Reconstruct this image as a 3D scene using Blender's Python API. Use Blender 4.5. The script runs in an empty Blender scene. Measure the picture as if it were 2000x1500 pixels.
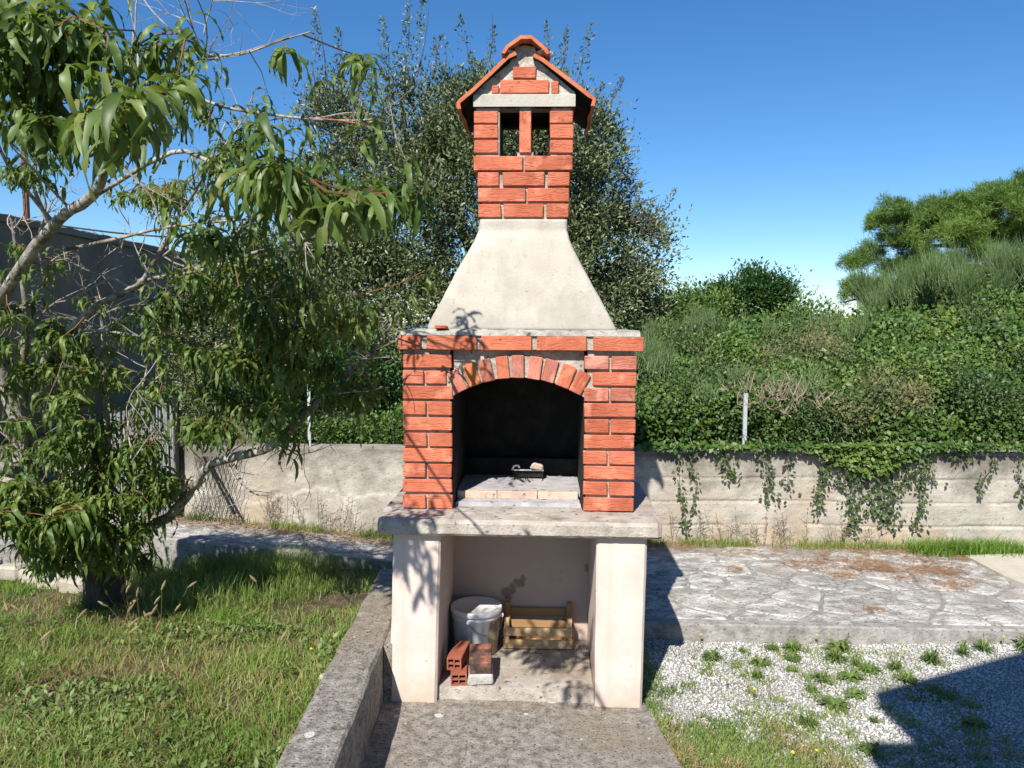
import bpy, math, random
import numpy as np
from mathutils import Vector, Matrix, noise

rng = np.random.default_rng(7)
random.seed(7)
S = bpy.context.scene
COL = S.collection

# ------------------------------------------------------------------ camera
H = 1.894                      # eye height over the concrete pad
F = 1560.0                     # focal length in photo pixels (2000 wide)
PITCH = math.atan(120 / F)
ROLL = 0.007
cp, sp = math.cos(PITCH), math.sin(PITCH)
cam = bpy.data.objects.new('camera', bpy.data.cameras.new('camera'))
COL.objects.link(cam)
R_, U_, F_ = Vector((1, 0, 0)), Vector((0, sp, cp)), Vector((0, cp, -sp))
rc = (R_ + U_ * ROLL).normalized(); uc = (U_ - R_ * ROLL).normalized()
m = Matrix((rc, uc, -F_)).transposed().to_4x4()
m.translation = (0, 0, H)
cam.matrix_world = m
cam.data.sensor_width = 36
cam.data.lens = 36 * F / 2000
cam.data.clip_start = 0.05
cam.data.clip_end = 60000
S.camera = cam

# ------------------------------------------------------------------ light
SUN = Vector((-0.35, -1.0, 1.0)).normalized()         # towards the sun
el = math.asin(SUN.z); az = math.atan2(SUN.x, SUN.y)
W = bpy.data.worlds.new('World'); S.world = W; W.use_nodes = True
nt = W.node_tree; nt.nodes.clear()
sky = nt.nodes.new('ShaderNodeTexSky'); sky.sky_type = 'NISHITA'; sky.sun_disc = False
sky.sun_elevation = el; sky.sun_rotation = az % (2 * math.pi)
sky.altitude = 0; sky.air_density = 0.85; sky.dust_density = 0.05; sky.ozone_density = 5.0
bg = nt.nodes.new('ShaderNodeBackground'); bg.inputs['Strength'].default_value = 0.095
wo = nt.nodes.new('ShaderNodeOutputWorld')
hsv = nt.nodes.new('ShaderNodeHueSaturation'); hsv.inputs['Saturation'].default_value = 1.2
nt.links.new(sky.outputs[0], hsv.inputs['Color']); nt.links.new(hsv.outputs[0], bg.inputs['Color']); nt.links.new(bg.outputs[0], wo.inputs['Surface'])
sl = bpy.data.lights.new('sun', 'SUN'); sl.energy = 4.8; sl.angle = math.radians(0.53); sl.color = (1.0, 0.955, 0.88)
so = bpy.data.objects.new('sun', sl); COL.objects.link(so)
so.rotation_euler = SUN.to_track_quat('Z', 'Y').to_euler()
so.location = (-4, -8, 12)
S.view_settings.view_transform = 'Standard'; S.view_settings.look = 'None'
S.view_settings.exposure = 0.62; S.view_settings.gamma = 1.0
try: S.view_settings.use_curve_mapping = False
except Exception: pass
S.cycles.max_bounces = 6; S.cycles.diffuse_bounces = 3; S.cycles.glossy_bounces = 2
S.cycles.transmission_bounces = 3; S.cycles.transparent_max_bounces = 4
S.cycles.caustics_reflective = False; S.cycles.caustics_refractive = False

# ------------------------------------------------------------------ measuring helpers
def ray(u, v):
    x = (u - 1000) / F; y = (v - 750) / F
    return F_ + (R_ + U_ * ROLL) * x - (U_ - R_ * ROLL) * y
def P(u, v, Y):                 # photo point on the plane at distance Y
    d = ray(u, v)
    return Vector((0, 0, H)) + d * (Y / d.y)
def PZ(u, v, z):                # photo point on the plane at height z
    d = ray(u, v)
    return Vector((0, 0, H)) + d * ((z - H) / d.z)
def xz(u, v, Y):                # the same without roll, for building the barbecue upright
    dx = (u - 1000) / F; dy = (750 - v) / F
    t = Y / (cp + dy * sp)
    return dx * t, H + t * (-sp + dy * cp)
def fbm(x, y, z=0.0, o=4):
    return noise.fractal(Vector((x, y, z)), 1.0, 2.0, o)

# ------------------------------------------------------------------ materials
def mat(name, colors, scale=6.0, detail=6.0, rough=0.85, bump=0.3, bscale=60.0, stretch=(1, 1, 1),
        spots=None, spec=0.3, rand=0.0, metal=0.0, bdist=0.01, low=0.3, high=0.7, second=None, coord='Object', transl=0.0):
    """noise driven colour ramp; spots=(scale, threshold, colour) adds lichen like specks; second=(scale, lo, hi, colour) adds stains"""
    M = bpy.data.materials.new(name); M.use_nodes = True
    t = M.node_tree; N = t.nodes; L = t.links; b = N['Principled BSDF']
    tc = N.new('ShaderNodeTexCoord'); mp = N.new('ShaderNodeMapping'); mp.inputs['Scale'].default_value = stretch
    L.new(tc.outputs[coord], mp.inputs['Vector'])
    vec = mp.outputs[0]
    oi = N.new('ShaderNodeObjectInfo')
    if rand:
        add = N.new('ShaderNodeVectorMath'); add.operation = 'ADD'
        mul = N.new('ShaderNodeMath'); mul.operation = 'MULTIPLY'; mul.inputs[1].default_value = 37.0
        L.new(oi.outputs['Random'], mul.inputs[0]); L.new(vec, add.inputs[0]); L.new(mul.outputs[0], add.inputs[1])
        vec = add.outputs[0]
    n = N.new('ShaderNodeTexNoise'); n.inputs['Scale'].default_value = scale; n.inputs['Detail'].default_value = detail
    n.inputs['Roughness'].default_value = 0.65
    L.new(vec, n.inputs['Vector'])
    r = N.new('ShaderNodeValToRGB'); r.color_ramp.elements[0].position = low; r.color_ramp.elements[1].position = high
    k = len(colors)
    for i in range(k - 2): r.color_ramp.elements.new(low + (high - low) * (i + 1) / (k - 1))
    for i, c in enumerate(colors): r.color_ramp.elements[i].color = (*c, 1)
    L.new(n.outputs['Fac'], r.inputs['Fac'])
    out = r.outputs[0]
    if second:
        for (sc, lo, hi, c) in second:
            n2 = N.new('ShaderNodeTexNoise'); n2.inputs['Scale'].default_value = sc; n2.inputs['Detail'].default_value = 5
            L.new(vec, n2.inputs['Vector'])
            mr = N.new('ShaderNodeMapRange'); mr.inputs['From Min'].default_value = lo; mr.inputs['From Max'].default_value = hi
            L.new(n2.outputs['Fac'], mr.inputs['Value'])
            mx = N.new('ShaderNodeMixRGB'); L.new(mr.outputs[0], mx.inputs['Fac']); L.new(out, mx.inputs[1]); mx.inputs[2].default_value = (*c, 1)
            out = mx.outputs[0]
    if spots:
        for (sc, th, c) in spots:
            vo = N.new('ShaderNodeTexVoronoi'); vo.inputs['Scale'].default_value = sc
            L.new(vec, vo.inputs['Vector'])
            n3 = N.new('ShaderNodeTexNoise'); n3.inputs['Scale'].default_value = sc * 2.5; L.new(vec, n3.inputs['Vector'])
            ad = N.new('ShaderNodeMath'); ad.operation = 'MULTIPLY_ADD'; L.new(n3.outputs['Fac'], ad.inputs[0]); ad.inputs[1].default_value = 0.25
            L.new(vo.outputs['Distance'], ad.inputs[2])
            # only some cells
            lt = N.new('ShaderNodeMath'); lt.operation = 'LESS_THAN'; L.new(ad.outputs[0], lt.inputs[0]); lt.inputs[1].default_value = th + 0.12
            mx = N.new('ShaderNodeMixRGB'); L.new(lt.outputs[0], mx.inputs['Fac']); L.new(out, mx.inputs[1]); mx.inputs[2].default_value = (*c, 1)
            out = mx.outputs[0]
    if rand:
        hs = N.new('ShaderNodeHueSaturation'); mr = N.new('ShaderNodeMapRange')
        mr.inputs['To Min'].default_value = 1 - rand; mr.inputs['To Max'].default_value = 1 + rand
        L.new(oi.outputs['Random'], mr.inputs['Value']); L.new(mr.outputs[0], hs.inputs['Value']); L.new(out, hs.inputs['Color'])
        out = hs.outputs[0]
    L.new(out, b.inputs['Base Color'])
    b.inputs['Roughness'].default_value = rough; b.inputs['Specular IOR Level'].default_value = spec; b.inputs['Metallic'].default_value = metal
    if bump:
        bn = N.new('ShaderNodeTexNoise'); bn.inputs['Scale'].default_value = bscale; bn.inputs['Detail'].default_value = 6
        bn.inputs['Roughness'].default_value = 0.6
        L.new(vec, bn.inputs['Vector'])
        bu = N.new('ShaderNodeBump'); bu.inputs['Strength'].default_value = bump; bu.inputs['Distance'].default_value = bdist
        L.new(bn.outputs['Fac'], bu.inputs['Height']); L.new(bu.outputs[0], b.inputs['Normal'])
    return M

def leafmat(name, cols, rough=0.45, transl=0.25, patch=1.2, spec=0.4, island=True, tcol=None):
    """foliage: colour varies leaf by leaf and by patch, some light comes through"""
    M = bpy.data.materials.new(name); M.use_nodes = True
    t = M.node_tree; N = t.nodes; L = t.links; b = N['Principled BSDF']; o = N['Material Output']
    g = N.new('ShaderNodeNewGeometry'); tc = N.new('ShaderNodeTexCoord'); oi = N.new('ShaderNodeObjectInfo')
    n = N.new('ShaderNodeTexNoise'); n.inputs['Scale'].default_value = patch; n.inputs['Detail'].default_value = 3
    L.new(g.outputs['Position'], n.inputs['Vector'])
    a = N.new('ShaderNodeMath'); a.operation = 'MULTIPLY_ADD'; a.inputs[1].default_value = 0.45
    L.new(g.outputs['Random Per Island'] if island else oi.outputs['Random'], a.inputs[0])
    mr = N.new('ShaderNodeMapRange'); mr.inputs['From Min'].default_value = 0.3; mr.inputs['From Max'].default_value = 0.7
    mr.inputs['To Max'].default_value = 0.55
    L.new(n.outputs['Fac'], mr.inputs['Value']); L.new(mr.outputs[0], a.inputs[2])
    r = N.new('ShaderNodeValToRGB'); k = len(cols)
    r.color_ramp.elements[0].position = 0.0; r.color_ramp.elements[1].position = 1.0
    for i in range(k - 2): r.color_ramp.elements.new((i + 1) / (k - 1))
    for i, c in enumerate(cols): r.color_ramp.elements[i].color = (*c, 1)
    L.new(a.outputs[0], r.inputs['Fac']); L.new(r.outputs[0], b.inputs['Base Color'])
    b.inputs['Roughness'].default_value = rough; b.inputs['Specular IOR Level'].default_value = spec
    if transl:
        tr = N.new('ShaderNodeBsdfTranslucent'); mx = N.new('ShaderNodeMixShader'); mx.inputs[0].default_value = transl
        hs = N.new('ShaderNodeHueSaturation'); hs.inputs['Hue'].default_value = 0.485; hs.inputs['Value'].default_value = 1.6; hs.inputs['Saturation'].default_value = 1.1
        L.new(r.outputs[0], hs.inputs['Color']); L.new(hs.outputs[0], tr.inputs['Color'])
        L.new(b.outputs[0], mx.inputs[1]); L.new(tr.outputs[0], mx.inputs[2]); L.new(mx.outputs[0], o.inputs['Surface'])
    return M

M = {}
# wavy pressed grain of the rustic bricks
def brickmat(name, cols, rand=0.13, dirt=0.5):
    Mm = mat(name, cols, scale=5, rough=0.8, bump=0, rand=rand, spec=0.25,
             second=[(9.0, 0.56, 0.75, tuple(min(1, c * 1.5 + .05) for c in cols[-1])), (26.0, 0.62, 0.8, tuple(c * .45 for c in cols[0]))])
    t = Mm.node_tree; N = t.nodes; L = t.links; b = N['Principled BSDF']
    tc = N.new('ShaderNodeTexCoord'); oi = N.new('ShaderNodeObjectInfo')
    add = N.new('ShaderNodeVectorMath'); add.operation = 'ADD'; mul = N.new('ShaderNodeMath'); mul.operation = 'MULTIPLY'; mul.inputs[1].default_value = 53.0
    L.new(oi.outputs['Random'], mul.inputs[0]); L.new(tc.outputs['Object'], add.inputs[0]); L.new(mul.outputs[0], add.inputs[1])
    # warp + stretched noise
    wn = N.new('ShaderNodeTexNoise'); wn.inputs['Scale'].default_value = 16; L.new(add.outputs[0], wn.inputs['Vector'])
    sc = N.new('ShaderNodeVectorMath'); sc.operation = 'SCALE'; sc.inputs['Scale'].default_value = 0.035; L.new(wn.outputs['Color'], sc.inputs[0])
    ad2 = N.new('ShaderNodeVectorMath'); ad2.operation = 'ADD'; L.new(add.outputs[0], ad2.inputs[0]); L.new(sc.outputs[0], ad2.inputs[1])
    mp = N.new('ShaderNodeMapping'); mp.inputs['Scale'].default_value = (14, 14, 130); L.new(ad2.outputs[0], mp.inputs['Vector'])
    n = N.new('ShaderNodeTexNoise'); n.inputs['Scale'].default_value = 1.0; n.inputs['Detail'].default_value = 3; L.new(mp.outputs[0], n.inputs['Vector'])
    cr = N.new('ShaderNodeMapRange'); cr.inputs['From Min'].default_value = 0.38; cr.inputs['From Max'].default_value = 0.5; L.new(n.outputs['Fac'], cr.inputs['Value'])
    bu = N.new('ShaderNodeBump'); bu.inputs['Strength'].default_value = 0.6; bu.inputs['Distance'].default_value = 0.0035
    L.new(cr.outputs[0], bu.inputs['Height'])
    n4 = N.new('ShaderNodeTexNoise'); n4.inputs['Scale'].default_value = 180; L.new(add.outputs[0], n4.inputs['Vector'])
    bu2 = N.new('ShaderNodeBump'); bu2.inputs['Strength'].default_value = 0.25; bu2.inputs['Distance'].default_value = 0.002
    L.new(n4.outputs['Fac'], bu2.inputs['Height']); L.new(bu.outputs[0], bu2.inputs['Normal']); L.new(bu2.outputs[0], b.inputs['Normal'])
    return Mm

M['brick'] = brickmat('rustic_brick', [(0.38, 0.098, 0.050), (0.50, 0.140, 0.075), (0.57, 0.185, 0.105)])
M['brick_pale'] = brickmat('sooted_pale_brick', [(0.38, 0.10, 0.06), (0.48, 0.17, 0.115), (0.56, 0.25, 0.19)])
M['brick_orange'] = brickmat('orange_brick', [(0.50, 0.14, 0.05), (0.6, 0.19, 0.07), (0.62, 0.2, 0.08)])
M['tile'] = mat('roof_tile', [(0.36, 0.085, 0.04), (0.52, 0.15, 0.065), (0.55, 0.2, 0.1)], scale=9, bump=.4, rand=.1,
                second=[(14, .6, .78, (.16, .10, .07))])
M['mortar'] = mat('mortar', [(0.26, 0.23, 0.19), (0.42, 0.38, 0.32), (0.5, 0.46, 0.39)], scale=14, bump=.9, bscale=90,
                  second=[(30, .6, .75, (.13, .11, .09))])
M['plaster'] = mat('hood_plaster', [(0.39, 0.355, 0.30), (0.49, 0.45, 0.385), (0.55, 0.52, 0.455)], scale=3.5, detail=10, bump=.5, bscale=70, bdist=.006,
                   second=[(2.2, .52, .78, (.40, .35, .28)), (40, .64, .74, (.33, .28, .22))])
M['gable'] = mat('gable_mortar', [(0.33, 0.29, 0.24), (0.50, 0.46, 0.39), (0.6, 0.56, 0.48)], scale=22, bump=1.0, bscale=60, bdist=.012, second=[(40, .62, .72, (.18, .15, .12))])
M['ledge'] = mat('ledge_cement', [(0.25, 0.23, 0.2), (0.42, 0.4, 0.35), (0.55, 0.52, 0.46)], scale=12, bump=.9, bscale=80, second=[(30, .6, .7, (.12, .11, .1))])
M['slab'] = mat('worktop_concrete', [(0.27, 0.23, 0.19), (0.45, 0.40, 0.35), (0.60, 0.55, 0.50)], scale=9, detail=10, bump=.8, bscale=90,
                second=[(4, .5, .7, (.36, .29, .22)), (6, .6, .72, (.24, .2, .12)), (34, .62, .7, (.14, .12, .1))])
M['pink'] = mat('pink_render', [(0.61, 0.49, 0.42), (0.67, 0.545, 0.48), (0.70, 0.58, 0.52)], scale=5, bump=.3, bscale=60, bdist=.004,
                second=[(3.0, .55, .8, (.50, .42, .34)), (26, .7, .78, (.40, .32, .26))])
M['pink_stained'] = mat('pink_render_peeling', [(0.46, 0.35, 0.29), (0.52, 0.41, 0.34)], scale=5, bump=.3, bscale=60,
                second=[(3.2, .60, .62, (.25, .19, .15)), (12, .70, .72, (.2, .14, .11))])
M['soot'] = mat('soot_and_shade_black', [(0.006, 0.006, 0.006), (0.016, 0.015, 0.014), (.03, .027, .025)], scale=10, bump=.5)  # hearth and flue soot; also the shade painted under the roof tiles
M['firefloor'] = mat('ashy_fire_floor', [(0.26, 0.25, 0.26), (0.42, 0.4, 0.41), (0.52, 0.5, 0.5)], scale=12, bump=.5,
                     second=[(25, .62, .7, (.1, .09, .09))])
M['firebrick'] = mat('fire_step_brick', [(0.4, 0.3, 0.24), (0.58, 0.42, 0.32), (.55, .48, .42)], scale=14, bump=.5, rand=.1, second=[(25, .6, .7, (.2, .17, .15))])
M['pad'] = mat('weathered_concrete', [(0.14, 0.12, 0.10), (0.29, 0.26, 0.225), (0.43, 0.395, 0.35)], scale=20, detail=12, bump=1.0, bscale=110, low=.34, high=.68,
               second=[(1.6, .5, .72, (.27, .22, .16)), (75, .56, .66, (.07, .065, .06)), (60, .64, .7, (.5, .47, .42))],
               spots=[(4.0, 0.085, (.58, .56, .52))])
M['wallc'] = mat('board_marked_concrete', [(0.29, 0.26, 0.215), (0.41, 0.375, 0.32), (0.53, 0.49, 0.42)], scale=4, detail=12, bump=.7, bscale=60, low=.3, high=.7,
                 second=[(1.3, .52, .75, (.40, .34, .26)), (50, .62, .7, (.2, .18, .15))])
M['joint'] = mat('paving_mortar', [(0.18, 0.165, 0.145), (0.31, 0.29, 0.265), (.42, .40, .37)], scale=14, bump=.8, second=[(50, .6, .7, (.08, .07, .06))])
M['pave'] = mat('paving_stone', [(0.27, 0.25, 0.225), (0.38, 0.36, 0.33), (0.48, 0.46, 0.425), (0.62, 0.60, 0.56)], scale=9, detail=14, bump=1.0, bscale=50, stretch=(.8, 1.3, 1), rand=.12, rough=.95, spec=.1,
                low=.40, high=.60, second=[(2.2, .5, .72, (.34, .30, .26)), (60, .56, .66, (.13, .12, .105))])
M['stone'] = mat('edging_stone', [(0.3, 0.26, 0.2), (0.5, 0.45, 0.36)], scale=8, bump=.6)
M['lightc'] = mat('pale_concrete', [(0.45, 0.40, 0.31), (0.56, 0.51, 0.41)], scale=8, bump=.4)
M['soil'] = mat('soil', [(0.06, 0.045, 0.025), (0.14, 0.105, 0.055), (0.22, 0.17, 0.095)], scale=9, bump=1.0, bscale=60, bdist=.03,
                second=[(3, .5, .7, (.10, .11, .045))])
M['gravelbase'] = mat('gravel_bed', [(0.20, 0.175, 0.14), (0.42, 0.40, 0.37), (0.56, 0.54, 0.51)], scale=40, bump=1, bscale=80, bdist=.02,
                      second=[(3, .58, .72, (.17, .12, .07))])
M['bank'] = mat('bank_soil_shade', [(0.012, 0.015, 0.008), (0.03, 0.033, 0.015)], scale=5, bump=.8)  # near-black soil, paints shade into the gaps between the bushes
M['field'] = mat('dry_field', [(0.07, 0.09, 0.03), (0.14, 0.14, 0.06)], scale=.3, bump=.5)
M['shed'] = mat('grey_render', [(0.17, 0.13, 0.10), (0.25, 0.195, 0.155), (.31, .25, .20)], scale=2, bump=.4, second=[(1, .55, .7, (.14, .125, .11))])
M['bark'] = mat('peach_bark', [(0.12, 0.10, 0.075), (0.27, 0.24, 0.20), (0.44, 0.41, 0.36)], scale=14, bump=1, bscale=50, stretch=(1, 1, .6), low=.35, high=.6,
                second=[(30, .58, .66, (.10, .075, .05))])
M['trunkbark'] = mat('dark_rough_bark', [(0.035, 0.028, 0.02), (0.11, 0.09, 0.07)], scale=10, bump=1, bscale=30, stretch=(2, 2, .5), bdist=.03)
M['twig'] = mat('grey_twig', [(0.17, 0.13, 0.10), (0.42, 0.38, 0.33)], scale=30, bump=.3)
M['red_twig'] = mat('reddish_shoot', [(0.28, 0.10, 0.04), (0.42, 0.15, 0.06)], scale=30, bump=0, rough=.5)
M['leaf_twig'] = mat('brown_leaf_shoot', [(0.10, 0.075, 0.03), (0.24, 0.10, 0.05)], scale=12, bump=0, rough=.6)
M['oakbark'] = mat('oak_bark', [(0.03, 0.025, 0.02), (0.1, 0.085, 0.07)], scale=10, bump=.8)
M['metal_dark'] = mat('dark_iron', [(0.015, 0.015, 0.015), (.04, .035, .03)], scale=30, rough=.6, metal=.6, bump=.2)
M['rust'] = mat('rusty_iron', [(0.10, 0.045, 0.03), (0.2, 0.09, 0.06)], scale=20, rough=.8)
M['galv'] = mat('galvanised', [(0.42, 0.43, 0.43), (.6, .6, .6)], scale=20, rough=.5, metal=.3)
M['slat'] = mat('weathered_zinc', [(0.22, 0.22, 0.22), (.36, .36, .35)], scale=20, rough=.6, metal=.1)
M['white'] = mat('white_plastic', [(0.76, 0.76, 0.76), (0.83, 0.83, 0.83)], scale=5, rough=.4, bump=0, spec=.5, second=[(6, .62, .75, (.5, .47, .42))])
M['spill'] = mat('dried_mud', [(0.22, 0.15, 0.08), (0.4, 0.3, 0.18)], scale=20, bump=.4)
M['wire'] = mat('wire', [(0.3, .3, .3), (.45, .45, .45)], rough=.4, metal=.8, bump=0)
M['wood'] = mat('pale_poplar', [(0.42, 0.27, 0.13), (0.54, 0.37, 0.19), (0.6, 0.44, 0.26)], scale=4, stretch=(.6, 6, 10), bump=.2, rand=.12, rough=.7)
M['wood_dark'] = mat('darker_poplar', [(0.30, 0.165, 0.07), (0.38, 0.23, 0.11)], scale=4, stretch=(.6, 6, 10), bump=.2, rand=.12, rough=.7)  # darker poplar for the crate's back and end boards
M['block'] = mat('cement_block', [(0.35, 0.33, 0.3), (0.55, 0.53, 0.49)], scale=20, bump=1, bscale=50)
M['sootbrick'] = mat('sooty_tile', [(0.05, 0.035, 0.03), (0.16, 0.08, 0.06), (0.4, 0.14, 0.08)], scale=14, bump=.4, low=.4, high=.66)
M['hollow'] = mat('hollow_clay_brick', [(0.26, 0.08, 0.045), (0.36, 0.12, 0.07)], scale=14, bump=.4)
M['sea'] = mat('sea_water', [(0.02, 0.07, 0.13), (0.03, 0.09, 0.16)], scale=.01, rough=.35, bump=0, spec=.5)
M['pebble'] = leafmat('white_gravel_chips', [(0.26, 0.24, 0.20), (0.44, 0.43, 0.40), (0.56, 0.55, 0.53), (0.68, 0.67, 0.66)], rough=.8, transl=0, patch=2, spec=.2)
M['needles'] = leafmat('fallen_pine_needles', [(0.24, 0.12, 0.05), (0.38, 0.20, 0.085), (0.48, 0.31, 0.17)], rough=.8, transl=0, patch=3, spec=.2)
M['litter'] = leafmat('dry_leaf_litter', [(0.25, 0.12, 0.05), (0.36, 0.2, 0.09), (0.45, 0.3, 0.16)], rough=.8, transl=0, patch=3, spec=.2)
M['peach'] = leafmat('peach_leaf', [(0.036, 0.07, 0.014), (0.068, 0.12, 0.022), (0.115, 0.18, 0.035), (0.18, 0.24, 0.055), (0.26, 0.27, 0.07)], rough=.48, transl=.36, patch=2.2, spec=.5)
M['peach1'] = leafmat('peach_leaf_near', [(0.036, 0.07, 0.014), (0.065, 0.115, 0.022), (0.105, 0.17, 0.035), (0.17, 0.23, 0.055), (0.26, 0.25, 0.07)], rough=.46, transl=.36, patch=2.2, spec=.5, island=False)
M['oak'] = leafmat('holm_oak_leaf', [(0.042, 0.062, 0.024), (0.085, 0.112, 0.042), (0.15, 0.175, 0.07), (0.25, 0.26, 0.14)], rough=.42, transl=.1, patch=1.0, spec=.5)
M['laurel'] = leafmat('laurel_leaf', [(0.022, 0.055, 0.012), (0.04, 0.095, 0.018), (0.075, 0.15, 0.03)], rough=.4, transl=.2, patch=1.3)
M['bramble'] = leafmat('bramble_leaf', [(0.025, 0.06, 0.012), (0.06, 0.12, 0.022), (0.12, 0.19, 0.035), (0.22, 0.28, 0.06)], rough=.48, transl=.2, patch=1.7)
M['mastic'] = leafmat('scrub_leaf', [(0.022, 0.05, 0.012), (0.05, 0.095, 0.022), (0.10, 0.155, 0.038)], rough=.45, transl=.15, patch=2.5)
M['olive_scrub'] = leafmat('half_dry_leaf', [(0.05, 0.07, 0.025), (0.10, 0.13, 0.045), (0.17, 0.18, 0.07), (0.24, 0.17, 0.08)], rough=.6, transl=.2, patch=2.5)
M['broom'] = leafmat('broom_stem', [(0.045, 0.085, 0.025), (0.09, 0.145, 0.045), (0.15, 0.205, 0.075)], rough=.6, transl=.1, patch=1.5)
M['dry'] = leafmat('dry_twigs', [(0.14, 0.11, 0.08), (0.25, 0.2, 0.14), (.3, .22, .16)], rough=.8, transl=0)
M['pine'] = leafmat('pine_needle', [(0.035, 0.085, 0.02), (0.08, 0.15, 0.03), (0.155, 0.25, 0.045), (0.22, 0.31, 0.06)], rough=.5, transl=.25, patch=.7)
M['vine'] = leafmat('vine_leaf', [(0.035, 0.055, 0.02), (0.06, 0.09, 0.03), (0.09, 0.14, 0.035)], rough=.5, transl=.15, patch=3)
M['grass'] = leafmat('grass_blade', [(0.06, 0.115, 0.022), (0.12, 0.20, 0.036), (0.20, 0.285, 0.06), (0.30, 0.34, 0.10), (0.48, 0.43, 0.22)], rough=.5, transl=.3, patch=1.6)
M['grass_dry'] = leafmat('dry_grass', [(0.16, 0.12, 0.05), (0.3, 0.22, 0.1), (0.42, 0.33, 0.18)], rough=.7, transl=.2, patch=3)
M['grass_green'] = leafmat('lush_grass', [(0.08, 0.16, 0.018), (0.14, 0.26, 0.032), (0.23, 0.34, 0.06)], rough=.45, transl=.3, patch=3)
M['weed'] = leafmat('weed_leaf', [(0.08, 0.13, 0.035), (0.14, 0.21, 0.05), (0.22, 0.29, 0.09)], rough=.5, transl=.25, patch=3)
M['yellow'] = mat('yellow_petal', [(0.75, 0.55, 0.02), (0.8, 0.65, 0.04)], bump=0)
M['roofm'] = mat('house_render', [(0.5, 0.47, 0.42), (.56, .53, .48)], scale=3)

def dirt(mn, z0, z1, col, amt=.6, streak=None):
    t = M[mn].node_tree; N = t.nodes; L = t.links; b = N['Principled BSDF']; src = b.inputs['Base Color'].links[0].from_socket
    tc = N.new('ShaderNodeTexCoord'); sp_ = N.new('ShaderNodeSeparateXYZ'); L.new(tc.outputs['Object'], sp_.inputs[0])
    n = N.new('ShaderNodeTexNoise'); n.inputs['Scale'].default_value = 9; n.inputs['Detail'].default_value = 8; L.new(tc.outputs['Object'], n.inputs['Vector'])
    a = N.new('ShaderNodeMath'); a.operation = 'MULTIPLY_ADD'; a.inputs[1].default_value = .30; L.new(n.outputs['Fac'], a.inputs[0]); L.new(sp_.outputs['Z'], a.inputs[2])
    r = N.new('ShaderNodeMapRange'); r.inputs['From Min'].default_value = z0 + .15; r.inputs['From Max'].default_value = z1 + .15; r.inputs['To Min'].default_value = amt; r.inputs['To Max'].default_value = 0; L.new(a.outputs[0], r.inputs['Value'])
    x = N.new('ShaderNodeMixRGB'); L.new(r.outputs[0], x.inputs['Fac']); L.new(src, x.inputs[1]); x.inputs[2].default_value = (*col, 1); out = x.outputs[0]
    if streak:
        mp = N.new('ShaderNodeMapping'); mp.inputs['Scale'].default_value = (14, 14, 1.1); L.new(tc.outputs['Object'], mp.inputs['Vector'])
        n2 = N.new('ShaderNodeTexNoise'); n2.inputs['Scale'].default_value = 1.6; n2.inputs['Detail'].default_value = 7; L.new(mp.outputs[0], n2.inputs['Vector'])
        r2 = N.new('ShaderNodeMapRange'); r2.inputs['From Min'].default_value = .52; r2.inputs['From Max'].default_value = .75; r2.inputs['To Max'].default_value = .55; L.new(n2.outputs['Fac'], r2.inputs['Value'])
        x2 = N.new('ShaderNodeMixRGB'); L.new(r2.outputs[0], x2.inputs['Fac']); L.new(out, x2.inputs[1]); x2.inputs[2].default_value = (*streak, 1); out = x2.outputs[0]
    L.new(out, b.inputs['Base Color'])
dirt('pink', -.44, -.30, (.36, .31, .22), .65, (.55, .45, .37))
dirt('plaster', -.27, -.16, (.30, .28, .25), .6, (.38, .34, .28))
# ------------------------------------------------------------------ object helpers
def tag(o, label=None, cat=None, group=None, kind=None):
    if label: o['label'] = label
    if cat: o['category'] = cat
    if group: o['group'] = group
    if kind: o['kind'] = kind
    return o
def link(name, me, m=None, parent=None, loc=(0, 0, 0), rot=(0, 0, 0), scl=(1, 1, 1)):
    o = bpy.data.objects.new(name, me); COL.objects.link(o)
    o.location = loc; o.rotation_euler = rot; o.scale = scl
    if parent: o.parent = parent
    if m and me and not me.materials: me.materials.append(M[m])
    return o
def thing(name, label, cat, loc, rz=0, group=None):
    o = bpy.data.objects.new(name, None); COL.objects.link(o); o.empty_display_size = .1
    o.location = loc; o.rotation_euler = (0, 0, rz)
    return tag(o, label, cat, group)
def pymesh(name, v, f, smooth=False):
    me = bpy.data.meshes.new(name); me.from_pydata([tuple(a) for a in v], [], f); me.update()
    if smooth: me.polygons.foreach_set('use_smooth', [True] * len(me.polygons))
    return me
def npmesh(name, v, f, smooth=False):
    v = np.asarray(v, np.float32); f = np.asarray(f, np.int32); k = f.shape[1]
    me = bpy.data.meshes.new(name)
    me.vertices.add(len(v)); me.vertices.foreach_set('co', v.ravel())
    me.loops.add(f.size); me.loops.foreach_set('vertex_index', f.ravel())
    me.polygons.add(len(f)); me.polygons.foreach_set('loop_start', np.arange(0, f.size, k, dtype=np.int32))
    try: me.polygons.foreach_set('loop_total', np.full(len(f), k, np.int32))
    except Exception: pass
    if smooth: me.polygons.foreach_set('use_smooth', np.ones(len(f), bool))
    me.update(calc_edges=True); me.validate()
    return me

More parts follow.
